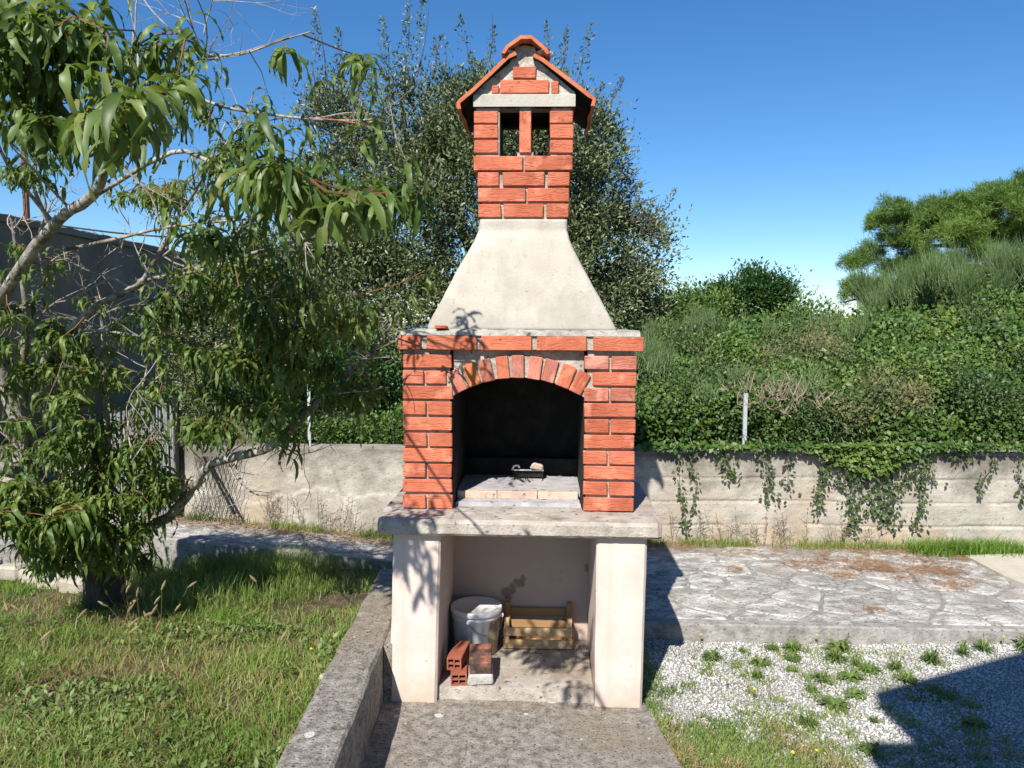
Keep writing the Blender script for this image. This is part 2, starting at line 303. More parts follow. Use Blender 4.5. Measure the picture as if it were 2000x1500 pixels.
class MB:
    def __init__(s): s.v = []; s.f = []
    def add(s, v, f):
        k = len(s.v); s.v += [tuple(a) for a in v]; s.f += [tuple(i + k for i in q) for q in f]
    def box(s, x0, x1, y0, y1, z0, z1):
        s.add([(x0, y0, z0), (x1, y0, z0), (x1, y1, z0), (x0, y1, z0), (x0, y0, z1), (x1, y0, z1), (x1, y1, z1), (x0, y1, z1)],
              [(0, 3, 2, 1), (4, 5, 6, 7), (0, 1, 5, 4), (1, 2, 6, 5), (2, 3, 7, 6), (3, 0, 4, 7)])
    def cbox(s, c, sz, ch=0.003, jit=0.0, R=None, seed=None):
        v, f = cham(sz[0], sz[1], sz[2], ch, jit)
        R = R or Matrix.Identity(3); s.add([R @ Vector(a) + Vector(c) for a in v], f)
    def tube(s, pts, rad, n=6, cap=True):
        pts = [Vector(p) for p in pts]
        if not hasattr(rad, '__len__'): rad = [rad] * len(pts)
        rings = []; ref = None
        for i, p in enumerate(pts):
            d = (pts[min(i + 1, len(pts) - 1)] - pts[max(i - 1, 0)]).normalized()
            if ref is None: ref = d.orthogonal().normalized()
            ref = (ref - d * ref.dot(d)); ref = ref.normalized() if ref.length > 1e-6 else d.orthogonal().normalized()
            b = d.cross(ref)
            rings.append([p + (ref * math.cos(2 * math.pi * k / n) + b * math.sin(2 * math.pi * k / n)) * rad[i] for k in range(n)])
        k0 = len(s.v); f = []
        for r in rings: s.v += [tuple(a) for a in r]
        for i in range(len(rings) - 1):
            for k in range(n):
                a = k0 + i * n + k; b2 = k0 + i * n + (k + 1) % n
                f.append((a, b2, b2 + n, a + n))
        if cap: f.append(tuple(k0 + k for k in range(n))[::-1]); f.append(tuple(k0 + (len(rings) - 1) * n + k for k in range(n)))
        s.f += f
    def prism(s, poly, y0, y1):       # poly in (x,z), counter clockwise seen from -y
        n = len(poly)
        v = [(x, y0, z) for x, z in poly] + [(x, y1, z) for x, z in poly]
        f = [tuple(range(n)), tuple(range(2 * n - 1, n - 1, -1))] + [(i + n, (i + 1) % n + n, (i + 1) % n, i) for i in range(n)]
        s.add(v, [q[::-1] if False else q for q in f])
    def slab(s, poly, z0, z1):        # poly in (x,y) ccw
        n = len(poly)
        v = [(x, y, z0) for x, y in poly] + [(x, y, z1) for x, y in poly]
        s.add(v, [tuple(range(n))[::-1], tuple(range(n, 2 * n))] + [(i, (i + 1) % n, (i + 1) % n + n, i + n) for i in range(n)])
    def mesh(s, name, smooth=False): return pymesh(name, s.v, s.f, smooth)
    def build(s, name, m, parent=None, loc=(0, 0, 0), smooth=False): return link(name, s.mesh(name, smooth), m, parent, loc)
    def centred(s, name, m, parent=None, off=(0, 0, 0), smooth=False):
        a = np.array(s.v); c = (a.min(0) + a.max(0)) / 2
        return link(name, pymesh(name, a - c, s.f, smooth), m, parent, Vector(c) - Vector(off))

def cham(sx, sy, sz, c=0.003, jit=0.0):
    """box with chamfered edges (24 corners)"""
    v = []; idx = {}
    for X in (-1, 1):
        for Y in (-1, 1):
            for Z in (-1, 1):
                j = Vector((random.uniform(-jit, jit), random.uniform(-jit, jit), random.uniform(-jit, jit)))
                for a in range(3):
                    p = Vector((X * sx / 2, Y * sy / 2, Z * sz / 2))
                    for b in range(3):
                        if b != a: p[b] -= (X, Y, Z)[b] * c
                    idx[(X, Y, Z, a)] = len(v); v.append(p + j)
    f = []
    for a in range(3):
        b, d = [(1, 2), (2, 0), (0, 1)][a]
        for s in (-1, 1):
            q = []
            for (p, r) in ((-1, -1), (1, -1), (1, 1), (-1, 1)):
                k = [0, 0, 0]; k[a] = s; k[b] = p; k[d] = r
                q.append(idx[(k[0], k[1], k[2], a)])
            f.append(tuple(q if s > 0 else q[::-1]))
    for a in range(3):                      # edges parallel to axis a, between faces b and d
        b, d = [(1, 2), (2, 0), (0, 1)][a]
        for p in (-1, 1):
            for r in (-1, 1):
                def I(t, ax):
                    k = [0, 0, 0]; k[a] = t; k[b] = p; k[d] = r
                    return idx[(k[0], k[1], k[2], ax)]
                q = (I(-1, b), I(1, b), I(1, d), I(-1, d))
                f.append(q if p * r < 0 else q[::-1])
    for X in (-1, 1):
        for Y in (-1, 1):
            for Z in (-1, 1):
                q = (idx[(X, Y, Z, 0)], idx[(X, Y, Z, 1)], idx[(X, Y, Z, 2)])
                f.append(q if X * Y * Z > 0 else q[::-1])
    return v, f

_bc = {}
def brick(root, off, cx, cy, cz, sx, sy, sz, m='brick', ang=0.0, name='brick', ch=.0035, rz=0.0):
    key = (name, m, round(sx, 2), round(sy, 2), round(sz, 3), random.randrange(3))
    if key not in _bc:
        v, f = cham(sx, sy, sz, ch, .0016)
        _bc[key] = (pymesh(name, v, f), sx, sy, sz)
    me, bx, by, bz = _bc[key]
    return link(name, me, m, root, Vector((cx, cy, cz)) - Vector(off), (random.uniform(-.006, .006), ang, rz + random.uniform(-.006, .006)), (sx / bx, sy / by, sz / bz))

# ================================================================== THE SETTING
def pz(x):                      # height of the paved path, rising to the left
    return .075 - .012 * x + (.085 * (-1 - x) if x < -1 else 0)
YW = 6.6                        # face of the boundary wall
YF = 4.76                       # front edge of the path, right of the barbecue
YL = 5.95                       # front edge of the path, left of it

def grid(name, x0, x1, y0, y1, nx, ny, zf, m):
    xs = np.linspace(x0, x1, nx); ys = np.linspace(y0, y1, ny)
    v = [(x, y, zf(x, y)) for y in ys for x in xs]
    f = [(j * nx + i, j * nx + i + 1, (j + 1) * nx + i + 1, (j + 1) * nx + i) for j in range(ny - 1) for i in range(nx - 1)]
    o = link(name, npmesh(name, v, f, True), m)
    return tag(o, kind='structure')
# wide ground around and beyond the garden, out to the coast, then the sea
o = MB(); 
o.add([(-3000, -300, -.3), (3000, -300, -.3), (3000, 6.9, -.3), (-3000, 6.9, -.3)], [(0, 1, 2, 3)])
tag(o.build('ground', 'field'), kind='structure')
def tz(x, y):
    if y < 45: return .68
    return .68 - (y - 45) * .14
tag(grid('terrain', -700, 700, 6.85, 330, 60, 60, tz, 'field'), kind='structure')
o = MB(); o.add([(-40000, 200, -32), (40000, 200, -32), (40000, 50000, -32), (-40000, 50000, -32)], [(0, 1, 2, 3)])
tag(o.build('sea', 'sea'), kind='structure')

def gz(x, y):                   # garden soil
    z = .07 + .035 * fbm(x * .9, y * .9) + .012 * fbm(x * 5, y * 5, 3)
    if y > 5.2: z -= .05 * min(1, (y - 5.2) / .5)
    if x > -1.1: z += .06 * min(1, (x + 1.1) / .25) * (1 if y < 4.6 else max(0, 1 - (y - 4.6) / .5))
    return z
grid('garden_soil', -9, -.835, -2, YL + .01, 130, 120, gz, 'soil')
def vz(x, y): return -.055 + .008 * fbm(x * 2, y * 2) + (.03 * max(0, 1 - (x - .7) / .5) if x > .6 else 0)
grid('gravel_bed', .55, 9, -2, YF + .01, 120, 90, vz, 'gravelbase')

o = MB()                        # pad under and before the barbecue
o.slab([(-.632, -2), (1.46, -2), (.80, 2.9), (.742, 3.27), (.672, 3.86), (.665, YF + .05), (-.632, YF + .05)], -.2, 0.0)
tag(o.build('concrete_pad', 'pad'), kind='structure')
# raised kerb wall along the lawn, turning behind the pillar
kw = thing('kerb_wall', 'low weathered concrete kerb wall between the lawn and the barbecue pad', 'low wall', (-.735, 3, 0))
def roughbox(x0, x1, y0, y1, z0, z1, step=.06, amp=.004, ch=.006):
    """box with slightly uneven top and side edges, lengthwise in y"""
    n = max(2, int((y1 - y0) / step)); v = []; f = []
    for i in range(n + 1):
        y = y0 + (y1 - y0) * i / n
        j = lambda k: amp * fbm(y * 4, k * 7.3)
        v += [(x0 + j(1), y, z0), (x0 + j(2), y, z1 - ch + j(3)), (x0 + ch + j(2), y, z1 + j(4)), (x1 - ch + j(5), y, z1 + j(6)), (x1 + j(5), y, z1 - ch + j(7)), (x1 + j(8), y, z0)]
    for i in range(n):
        for k in range(5): f.append((i * 6 + k, i * 6 + k + 1, (i + 1) * 6 + k + 1, (i + 1) * 6 + k))
    f = [q[::-1] for q in f]
    f.append((0, 1, 2, 3, 4, 5)); f.append(tuple(n * 6 + k for k in (5, 4, 3, 2, 1, 0)))
    return v, f
a = MB(); a.add(*roughbox(-.845, -.632, -2, 5.05, -.2, .30, .05, .008, .012)); a.build('coping', 'pad', kw, (.735, -3, 0))
a = MB(); a.add(*roughbox(-.628, -.585, 3.862, 5.04, .0, .297, .05, .003)); a.build('return_block', 'pad', kw, (.735, -3, 0))

# paved path (mortar bed, then its stones one by one)
path = MB()
xs = np.linspace(-6.5, -.585, 30)
def strip(xs, y0, y1, fz):
    v = []; f = []
    for x in xs: v += [(x, y0 + .006 * fbm(x * 5, 2), -.2), (x, y0 + .006 * fbm(x * 5, 2), fz(x) - .008), (x, y0 + .014, fz(x)), (x, y1, fz(x))]
    for i in range(len(xs) - 1):
        for k in range(3): f.append((i * 4 + k, (i + 1) * 4 + k, (i + 1) * 4 + k + 1, i * 4 + k + 1))
    n = len(xs) - 1
    f.append((0, 1, 2, 3)); f.append((n * 4 + 3, n * 4 + 2, n * 4 + 1, n * 4))
    return v, f
path.add(*strip(xs, YL, YW + .1, pz)); path.add(*strip(np.linspace(-.585, 9, 70), YF, YW + .1, pz))
pth = tag(path.build('paved_path', 'joint'), kind='structure')
def clip(poly, a, b, c):        # keep a*x+b*y<=c
    out = []
    for i in range(len(poly)):
        p, q = poly[i], poly[(i + 1) % len(poly)]
        dp = a * p[0] + b * p[1] - c; dq = a * q[0] + b * q[1] - c
        if dp <= 0: out.append(p)
        if dp * dq < 0:
            t = dp / (dp - dq); out.append((p[0] + (q[0] - p[0]) * t, p[1] + (q[1] - p[1]) * t))
    return out
seeds = []
for iy, y in enumerate(np.arange(YF + .08, YW - .1, .25)):
    for x in np.arange(-4.4, 6.2, .40):
        seeds.append((x + (.23 if iy % 2 else 0) + random.uniform(-.15, .15), y + random.uniform(-.10, .10)))
ns = 0
for i, (sx, sy) in enumerate(seeds):
    if sx < -.4 and sy < YL + .02: continue
    yf = YL if sx < -.5 else YF
    if sy > YW - .22: continue
    poly = [(sx - .6, sy - .6), (sx + .6, sy - .6), (sx + .6, sy + .6), (sx - .6, sy + .6)]
    for j, (tx, ty) in enumerate(seeds):
        if i == j or abs(tx - sx) > 1.2 or abs(ty - sy) > 1.0: continue
        dx, dy = tx - sx, ty - sy; dd = math.hypot(dx, dy)
        poly = clip(poly, dx / dd, dy / dd, (dx * (sx + tx) / 2 + dy * (sy + ty) / 2) / dd - .003 - random.random() * .006)
        if len(poly) < 3: break
    if len(poly) >= 3: poly = clip(poly, 0, -1, -(yf + .06 + .03 * random.random()))
    if len(poly) >= 3: poly = clip(poly, 0, 1, YW - .1)
    if len(poly) >= 3 and sx > -.62: poly = clip(poly, -1, 0, .56)
    if len(poly) < 3: continue
    # roughen outline
    q = []
    for k in range(len(poly)):
        p, r = poly[k], poly[(k + 1) % len(poly)]
        L_ = math.hypot(r[0] - p[0], r[1] - p[1])
        if L_ < .02: continue
        n = max(1, int(L_ / .09))
        for t in range(n):
            w = t / n; x = p[0] + (r[0] - p[0]) * w; y = p[1] + (r[1] - p[1]) * w
            s = 1 - (.05 * random.random() if t else .08)
            q.append((sx + (x - sx) * s, sy + (y - sy) * s))
    if len(q) < 3: continue
    z = pz(sx); tilt = (random.uniform(-.006, .006), random.uniform(-.006, .006)); hgt = random.uniform(.004, .011)
    n = len(q); v = []
    for (x, y) in q: v.append((x - sx, y - sy, pz(x) - z - .02))
    for (x, y) in q: v.append((x - sx, y - sy, pz(x) - z + hgt * .3 + tilt[0] * (x - sx)))
    for (x, y) in q: v.append(((x - sx) * .95, (y - sy) * .95, pz(x) - z + hgt + tilt[0] * (x - sx) + tilt[1] * (y - sy) + random.uniform(-.002, .002)))
    f = [tuple(range(2 * n, 3 * n))]
    for k in range(n):
        for t in (0, n): f.append((t + k, t + (k + 1) % n, t + n + (k + 1) % n, t + n + k))
    link('paving_stone', pymesh('paving_stone', v, f), 'pave', pth, (sx, sy, z)); ns += 1
a = MB(); 
pc = [PZ(1885, 1092, .03), PZ(1960, 1132, .03), PZ(2100, 1190, .03), PZ(2400, 1190, .03), PZ(2300, 1085, .03), PZ(2000, 1088, .03)]
a.slab([(p.x, p.y) for p in pc], .0, .062); tag(a.build('pale_concrete_patch', 'lightc'), kind='structure')

# boundary wall, board marked and weathered
bw = thing('boundary_wall', 'long low board-marked concrete wall running behind the barbecue', 'wall', (0, YW, 0))
nx, nz = 800, 84; x0, x1 = -2.9, 9.0; v = []; f = []
zt = .845
for j in range(nz + 1):
    for i in range(nx + 1):
        x = x0 + (x1 - x0) * i / nx; z = -.1 + (zt + .1 + .006 * fbm(x * 3, 0)) * j / nz
        y = .010 * fbm(x * 1.4, z * 2.5) + .005 * fbm(x * 9, z * 9, 5) + .003 * fbm(x * 30, z * 30, 9)
        g = (z + .02 * fbm(x * .7, 4)) % .2
        if x > .4 and g < .016 and fbm(x * 2, z * 3, 8) > -.25: y += .011
        if x < -.7 and z < .44 + .10 * fbm(x * 2.1, 7, o=5) + .02 * fbm(x * 14, 3): y -= .014     # a proud lower coat with a ragged upper edge
        if j == nz: y += .01
        v.append((x, y, z))
for j in range(nz):
    for i in range(nx): k = j * (nx + 1) + i; f.append((k, k + 1, k + nx + 2, k + nx + 1))
k = len(v)
for i in range(nx + 1):
    x = x0 + (x1 - x0) * i / nx; v.append((x, .20, zt + .006 * fbm(x * 3, 0)))
for i in range(nx): f.append((nz * (nx + 1) + i, nz * (nx + 1) + i + 1, k + i + 1, k + i))
v += [(x0, .2, -.1), (x1, .2, -.1)]
f.append((k, k + nx, len(v) - 1, len(v) - 2))
f.append(tuple([0] + [j * (nx + 1) for j in range(1, nz + 1)] + [k, len(v) - 2]))
f.append(tuple([j * (nx + 1) + nx for j in range(nz, -1, -1)] + [len(v) - 1, k + nx]))
wall = link('wall_body', pymesh('wall_body', v, f, True), 'wallc', bw)
# weathering of that wall: black lichen under the coping, ochre earth splash low down
t = M['wallc'].node_tree; N = t.nodes; L = t.links; b = N['Principled BSDF']
src = b.inputs['Base Color'].links[0].from_socket
tc = N.new('ShaderNodeTexCoord'); sx_ = N.new('ShaderNodeSeparateXYZ'); L.new(tc.outputs['Object'], sx_.inputs[0])
nn = N.new('ShaderNodeTexNoise'); nn.inputs['Scale'].default_value = 2.2; nn.inputs['Detail'].default_value = 9; nn.inputs['Roughness'].default_value = .7
L.new(tc.outputs['Object'], nn.inputs['Vector'])
ma = N.new('ShaderNodeMath'); ma.operation = 'MULTIPLY_ADD'; ma.inputs[1].default_value = 1.5; L.new(nn.outputs['Fac'], ma.inputs[0]); L.new(sx_.outputs['Z'], ma.inputs[2])
mr = N.new('ShaderNodeMapRange'); mr.inputs['From Min'].default_value = 1.28; mr.inputs['From Max'].default_value = 1.66; mr.inputs['To Max'].default_value = .9; L.new(ma.outputs[0], mr.inputs['Value'])
mx = N.new('ShaderNodeMixRGB'); L.new(mr.outputs[0], mx.inputs['Fac']); L.new(src, mx.inputs[1]); mx.inputs[2].default_value = (.12, .105, .085, 1)
mr2 = N.new('ShaderNodeMapRange'); mr2.inputs['From Min'].default_value = .98; mr2.inputs['From Max'].default_value = .72; mr2.inputs['To Max'].default_value = .55; L.new(ma.outputs[0], mr2.inputs['Value'])
mx2 = N.new('ShaderNodeMixRGB'); L.new(mr2.outputs[0], mx2.inputs['Fac']); L.new(mx.outputs[0], mx2.inputs[1]); mx2.inputs[2].default_value = (.44, .30, .17, 1)
L.new(mx2.outputs[0], b.inputs['Base Color'])

# ================================================================== THE BARBECUE
PV = Vector((.05, 4.2, 0))
bbq = thing('brick_barbecue', 'tall outdoor brick barbecue with arched hearth, plaster hood and small gabled chimney', 'barbecue', PV, math.radians(-2.3))
OFF = PV
YB = 4.0
# -- pillars of the base
def pillar(x0t, x1t, x0b, x1b, y0, y1, z0, z1):
    a = MB(); n = 10; c = .012; v = []; f = []
    for i in range(n + 1):
        w = i / n; xa = x0b + (x0t - x0b) * w; xb = x1b + (x1t - x1b) * w; z = z0 + (z1 - z0) * w; j = lambda k: .003 * fbm(z * 5, k)
        v += [(xa + j(1), y0 + c, z), (xa + c + j(1), y0 + j(2), z), (xb - c + j(3), y0 + j(2), z), (xb + j(3), y0 + c, z), (xb + j(3), y1, z), (xa + j(1), y1, z)]
    for i in range(n):
        for k in range(6): f.append((i * 6 + k, i * 6 + (k + 1) % 6, (i + 1) * 6 + (k + 1) % 6, (i + 1) * 6 + k))
    f.append((5, 4, 3, 2, 1, 0)); f.append(tuple(n * 6 + k for k in range(6)))
    a.add(v, f); a.centred('pillar', 'pink', bbq, OFF)
pillar(-.566, -.330, -.590, -.352, 3.835, 4.60, -.02, .857)
pillar(.432, .678, .436, .668, 3.835, 4.60, -.02, .857)
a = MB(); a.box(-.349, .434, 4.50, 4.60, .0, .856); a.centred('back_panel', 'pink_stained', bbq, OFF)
a = MB(); a.add(*roughbox(-.350, .434, 3.875, 4.498, -.02, .07, .04, .004)); a.centred('hearth_floor', 'slab', bbq, OFF)
# -- worktop
n = 60; v = []; f = []
for i in range(n + 1):
    x = -.637 + 1.38 * i / n; e = .016 * (1 if i in (0, n) else 0)
    j = lambda k: .004 * fbm(x * 6, k * 3.1) + .002 * fbm(x * 25, k)
    v += [(x, 3.80 + e + j(1), .859), (x, 3.788 + e + j(2), .872), (x, 3.79 + e + j(3), .920 - e), (x, 3.806 + e + j(4), .938 + j(5) - e * .5), (x, 3.95, .941 + j(5)), (x, 4.80, .941), (x, 4.80, .859)]
for i in range(n):
    for k in range(7): f.append((i * 7 + k, (i + 1) * 7 + k, (i + 1) * 7 + (k + 1) % 7, i * 7 + (k + 1) % 7))
f.append(tuple(range(7))); f.append(tuple(n * 7 + k for k in range(6, -1, -1)))
a = MB(); a.add(v, [q[::-1] for q in f]); a.centred('worktop', 'slab', bbq, OFF)
# -- brick piers
Z0, PIT, BH = .945, .0797, .0685
YBK = 4.80
LX0, LX1, RX0, RX1 = -.545, -.295, .373, .628
a = MB()
a.box(LX0 + .010, LX1 - .012, YB + .019, YBK - .01, .942, 1.758)
a.centred('pier_core', 'mortar', bbq, OFF)
a = MB(); a.box(RX0 + .012, RX1 - .010, YB + .019, YBK - .01, .942, 1.758); a.centred('pier_core', 'mortar', bbq, OFF)
def jx(s=.003): return random.uniform(-s, s)
for r in range(10):
    zc = Z0 + PIT * r + BH / 2 + jx(.0015)
    for side in (0, 1):
        X0, X1 = (LX0, LX1) if side == 0 else (RX0, RX1)
        split = (r % 2 == 0) if side == 0 else (r % 2 == 1)
        lo, hi = X0 + jx(), X1 + jx()
        pl = 'brick'
        if side == 0 and r == 8: hi -= .030
        if side == 1 and r == 8: lo += .036
        if side == 1 and r >= 7 and split: pl = 'brick_pale'
        D = .115
        if split:
            mid = (lo + hi) / 2 + jx(.006); g = .0055
            if side == 0 and r == 8: mid -= 0
            for (p, q) in ((lo, mid - g), (mid + g, hi)):
                brick(bbq, OFF, (p + q) / 2, YB + D / 2 + jx(.002), zc, q - p, D, BH, pl)
        else:
            brick(bbq, OFF, (lo + hi) / 2, YB + D / 2 + jx(.002), zc, hi - lo, D, BH, pl)
        # flank bricks running back on the outer side
        xo = (X0 + .0575) if side == 0 else (X1 - .0575)
        y = YB + D + .01
        first = .12 if split else .245
        while y < YBK - .03:
            Ln = min(first, YBK - y); first = .245
            brick(bbq, OFF, xo + jx(.002), y + Ln / 2, zc, Ln, .112, BH, 'brick', rz=math.pi / 2)
            y += Ln + .01
# top course and its cement ledge
for (ua, ub) in ((778, 823), (835, 933), (942, 1041), (1051, 1149), (1162, 1260)):
    p, _ = xz(ua, 672, YB - .03); q, _ = xz(ub, 672, YB - .03)
    brick(bbq, OFF, (p + q) / 2, YB - .02 + .06, 1.791 + jx(.001), q - p, .12, .071)
for side in (0, 1):
    xo = -.575 + .06 if side == 0 else .655 - .06
    y = YB + .11
    while y < YBK - .05:
        Ln = min(.245, YBK - y); brick(bbq, OFF, xo, y + Ln / 2, 1.791, Ln, .118, .071, rz=math.pi / 2); y += Ln + .012
a = MB(); a.box(-.560, .640, YB - .002, YBK, 1.760, 1.826); a.centred('lintel_course_core', 'mortar', bbq, OFF)
a = MB(); n = 50; v = []; f = []
for i in range(n + 1):
    x = -.557 + 1.20 * i / n; j = lambda k: .004 * fbm(x * 9, k * 3.1) + .003 * fbm(x * 30, k)
    v += [(x, YB - .016 + j(1), 1.828), (x, YB - .012 + j(2), 1.848 + j(3)), (x, YB + .03, 1.858 + j(4)), (x, YBK, 1.858), (x, YBK, 1.828)]
for i in range(n):
    for k in range(5): f.append((i * 5 + k, i * 5 + (k + 1) % 5, (i + 1) * 5 + (k + 1) % 5, (i + 1) * 5 + k))
f.append((4, 3, 2, 1, 0)); f.append(tuple(n * 5 + k for k in range(5)))
a.add(v, f); a.centred('cement_ledge', 'ledge', bbq, OFF)
# arch: geometry from its springing and crown
cxA = (LX1 + RX0) / 2; half = (RX0 - LX1) / 2; zS = 1.518; zC = 1.618
rise = zC - zS; RA = (half * half + rise * rise) / (2 * rise); zA = zC - RA
# spandrel wall with the arched opening cut out (front panel, 10 cm thick)
na = 24; th0 = math.asin(half / RA); out = []
poly = [(LX1 - .005, 1.757), (LX1 - .005, zS)]
for i in range(na + 1):
    th = -th0 + 2 * th0 * i / na; poly.append((cxA + RA * math.sin(th), zA + RA * math.cos(th)))
poly += [(RX0 + .005, zS), (RX0 + .005, 1.757)]
a = MB(); k = len(poly); v = []; f = []
for i in range(na + 1):
    th = -th0 + 2 * th0 * i / na; x = cxA + RA * math.sin(th); z = zA + RA * math.cos(th)
    for y in (YB + .035, YB + .14): v += [(x, y, z + .003), (x, y, 1.758)]
for i in range(na):
    b0 = i * 4; c0 = b0 + 4
    f += [(b0, b0 + 1, c0 + 1, c0), (b0 + 2, c0 + 2, c0 + 3, b0 + 3), (b0, c0, c0 + 2, b0 + 2)]
a.add(v, [q[::-1] for q in f]); a.centred('spandrel', 'ledge', bbq, OFF)
# mortar ring of the arch
a = MB(); v = []; f = []
th1 = th0 * 1.03
for i in range(na + 1):
    th = -th1 + 2 * th1 * i / na
    for (r0, y) in ((RA + .002, YB + .012), (RA + .108, YB + .012), (RA + .108, YB + .1), (RA + .002, YB + .1)): v.append((cxA + r0 * math.sin(th), y, zA + r0 * math.cos(th)))
for i in range(na):
    for k in range(4): f.append((i * 4 + k, i * 4 + (k + 1) % 4, (i + 1) * 4 + (k + 1) % 4, (i + 1) * 4 + k))
f += [(0, 1, 2, 3), tuple(na * 4 + k for k in (3, 2, 1, 0))]
a.add(v, [q[::-1] for q in f]); a.centred('arch_mortar', 'mortar', bbq, OFF)
for i in range(9):
    th = (i - 4) * (2 * th0 * .94 / 9) + jx(.006); Lr = .114
    w = .066 + jx(.003)
    mm = 'brick_orange' if i == 1 else ('brick_pale' if i in (0, 2, 4, 5, 6) else 'brick')
    rm = RA + Lr / 2 - .002
    brick(bbq, OFF, cxA + rm * math.sin(th), YB + .045 + jx(.002), zA + rm * math.cos(th), Lr, .10, w, mm, ang=th + math.pi / 2)
# hearth inside
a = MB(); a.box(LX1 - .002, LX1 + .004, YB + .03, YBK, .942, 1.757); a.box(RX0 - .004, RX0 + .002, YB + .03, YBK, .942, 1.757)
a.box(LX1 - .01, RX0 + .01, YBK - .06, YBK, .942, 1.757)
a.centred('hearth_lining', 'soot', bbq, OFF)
a = MB(); a.box(LX0, RX1, YBK, YBK + .01, .942, 1.826); a.centred('rear_render', 'mortar', bbq, OFF)
a = MB(); a.add(*roughbox(LX1 + .008, RX0 - .008, 4.09, 4.74, .94, .962, .04, .002)); a.centred('hearth_apron', 'firefloor', bbq, OFF)
a = MB(); a.box(LX1 + .006, RX0 - .006, 4.235, 4.739, .962, 1.0); a.centred('fire_floor', 'firefloor', bbq, OFF)
xx = LX1 + .006
while xx < RX0 - .03:
    w = min(.215, RX0 - .006 - xx); brick(bbq, OFF, xx + w / 2, 4.205, .980, w - .003, .056, .040, 'firebrick', name='step_brick'); xx += w
# back ledge inside the hearth
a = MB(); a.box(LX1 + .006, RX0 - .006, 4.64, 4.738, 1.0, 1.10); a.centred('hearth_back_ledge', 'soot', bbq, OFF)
# -- hood
prof = [(643, 832, 1207), (610, 849, 1188), (560, 875, 1160), (520, 896, 1138), (490, 914, 1122), (468, 926, 1111), (450, 932, 1107), (428, 934, 1106)]
nseg = 14; v = []; f = []
rings = []
zb = [xz(1000, p[0], 4.06 + (4.19 - 4.06) * i / 7)[1] for i, p in enumerate(prof)]
hw = []
for i, p in enumerate(prof):
    yf = 4.05 + .13 * min(1, i / 6)
    a0, z = xz(p[1], p[0], yf); b0, _ = xz(p[2], p[0], yf)
    yb = YBK - .01 - (.12) * min(1, i / 6)
    hw.append((a0, b0, yf, yb, max(1.855, z) if i == 0 else z))
hw[0] = (hw[0][0], hw[0][1], hw[0][2], hw[0][3], 1.855)
def hoodring(w):
    t = w * (len(hw) - 1); i = min(int(t), len(hw) - 2); t -= i
    return [hw[i][k] + (hw[i + 1][k] - hw[i][k]) * t for k in range(5)]
NV, NS = 36, 14
for j in range(NV + 1):
    a0, b0, yf, yb, z = hoodring(j / NV)
    ring = []
    c = .012
    for k in range(NS): 
        w = k / (NS - 1); ring.append((a0 + c + (b0 - a0 - 2 * c) * w, yf, z))
    for k in range(NS): ring.append((b0, yf + c + (yb - yf - 2 * c) * k / (NS - 1), z))
    for k in range(NS): ring.append((b0 - c - (b0 - a0 - 2 * c) * k / (NS - 1), yb, z))
    for k in range(NS): ring.append((a0, yb - c - (yb - yf - 2 * c) * k / (NS - 1), z))
    for (x, y, z_) in ring:
        d = .004 * fbm(x * 5, z_ * 5, y * 5) + .002 * fbm(x * 16, z_ * 16, y * 16)
        v.append((x + d * (1 if x > .05 else -1), y - d, z_))
n4 = NS * 4
for j in range(NV):
    for k in range(n4): f.append((j * n4 + k, j * n4 + (k + 1) % n4, (j + 1) * n4 + (k + 1) % n4, (j + 1) * n4 + k))
f.append(tuple(NV * n4 + k for k in range(n4))); f.append(tuple(range(n4))[::-1])
a = MB(); a.add(v, f); a.centred('hood', 'plaster', bbq, OFF, True)
# -- chimney
YC = 4.18; YCB = 4.66
def rowx(us, v0, v1): 
    _, zt_ = xz(1000, v0, YC); _, zb_ = xz(1000, v1, YC)
    return [(xz(u0, (v0 + v1) / 2, YC)[0], xz(u1, (v0 + v1) / 2, YC)[0]) for (u0, u1) in us], zb_, zt_
cl0, cr0 = xz(934, 410, YC)[0], xz(1106, 410, YC)[0]
rows = [([(932, 976), (981, 1059), (1065, 1108)], 398, 425), ([(931, 1024), (1028, 1109)], 367, 394), ([(930, 972), (979, 1061), (1067, 1110)], 336, 363), ([(922, 1018), (1022, 1115)], 305, 333)]
ztop_solid = xz(1000, 303, YC)[1]; zbot = xz(1000, 428, YC)[1]
a = MB(); a.box(cl0 + .012, cr0 - .012, YC + .017, YCB - .017, zbot - .01, ztop_solid - .004); a.centred('chimney_core', 'mortar', bbq, OFF)
for (us, v0, v1) in rows:
    xs_, zb_, zt_ = rowx(us, v0, v1); zc = (zb_ + zt_) / 2; h = zt_ - zb_
    ov = .012 if v0 == 305 else 0
    for (p, q) in xs_:
        brick(bbq, OFF, (p + q) / 2, YC - ov * .5 + .05 + jx(.0015), zc, q - p, .10, h)
        brick(bbq, OFF, (p + q) / 2, YCB + ov * .5 - .05, zc, q - p, .10, h)
    for xo in (xs_[0][0] + .05, xs_[-1][1] - .05):
        y = YC + .105
        while y < YCB - .12:
            Ln = min(.2, YCB - .105 - y); brick(bbq, OFF, xo, y + Ln / 2, zc, Ln, .095, h, rz=math.pi / 2); y += Ln + .01
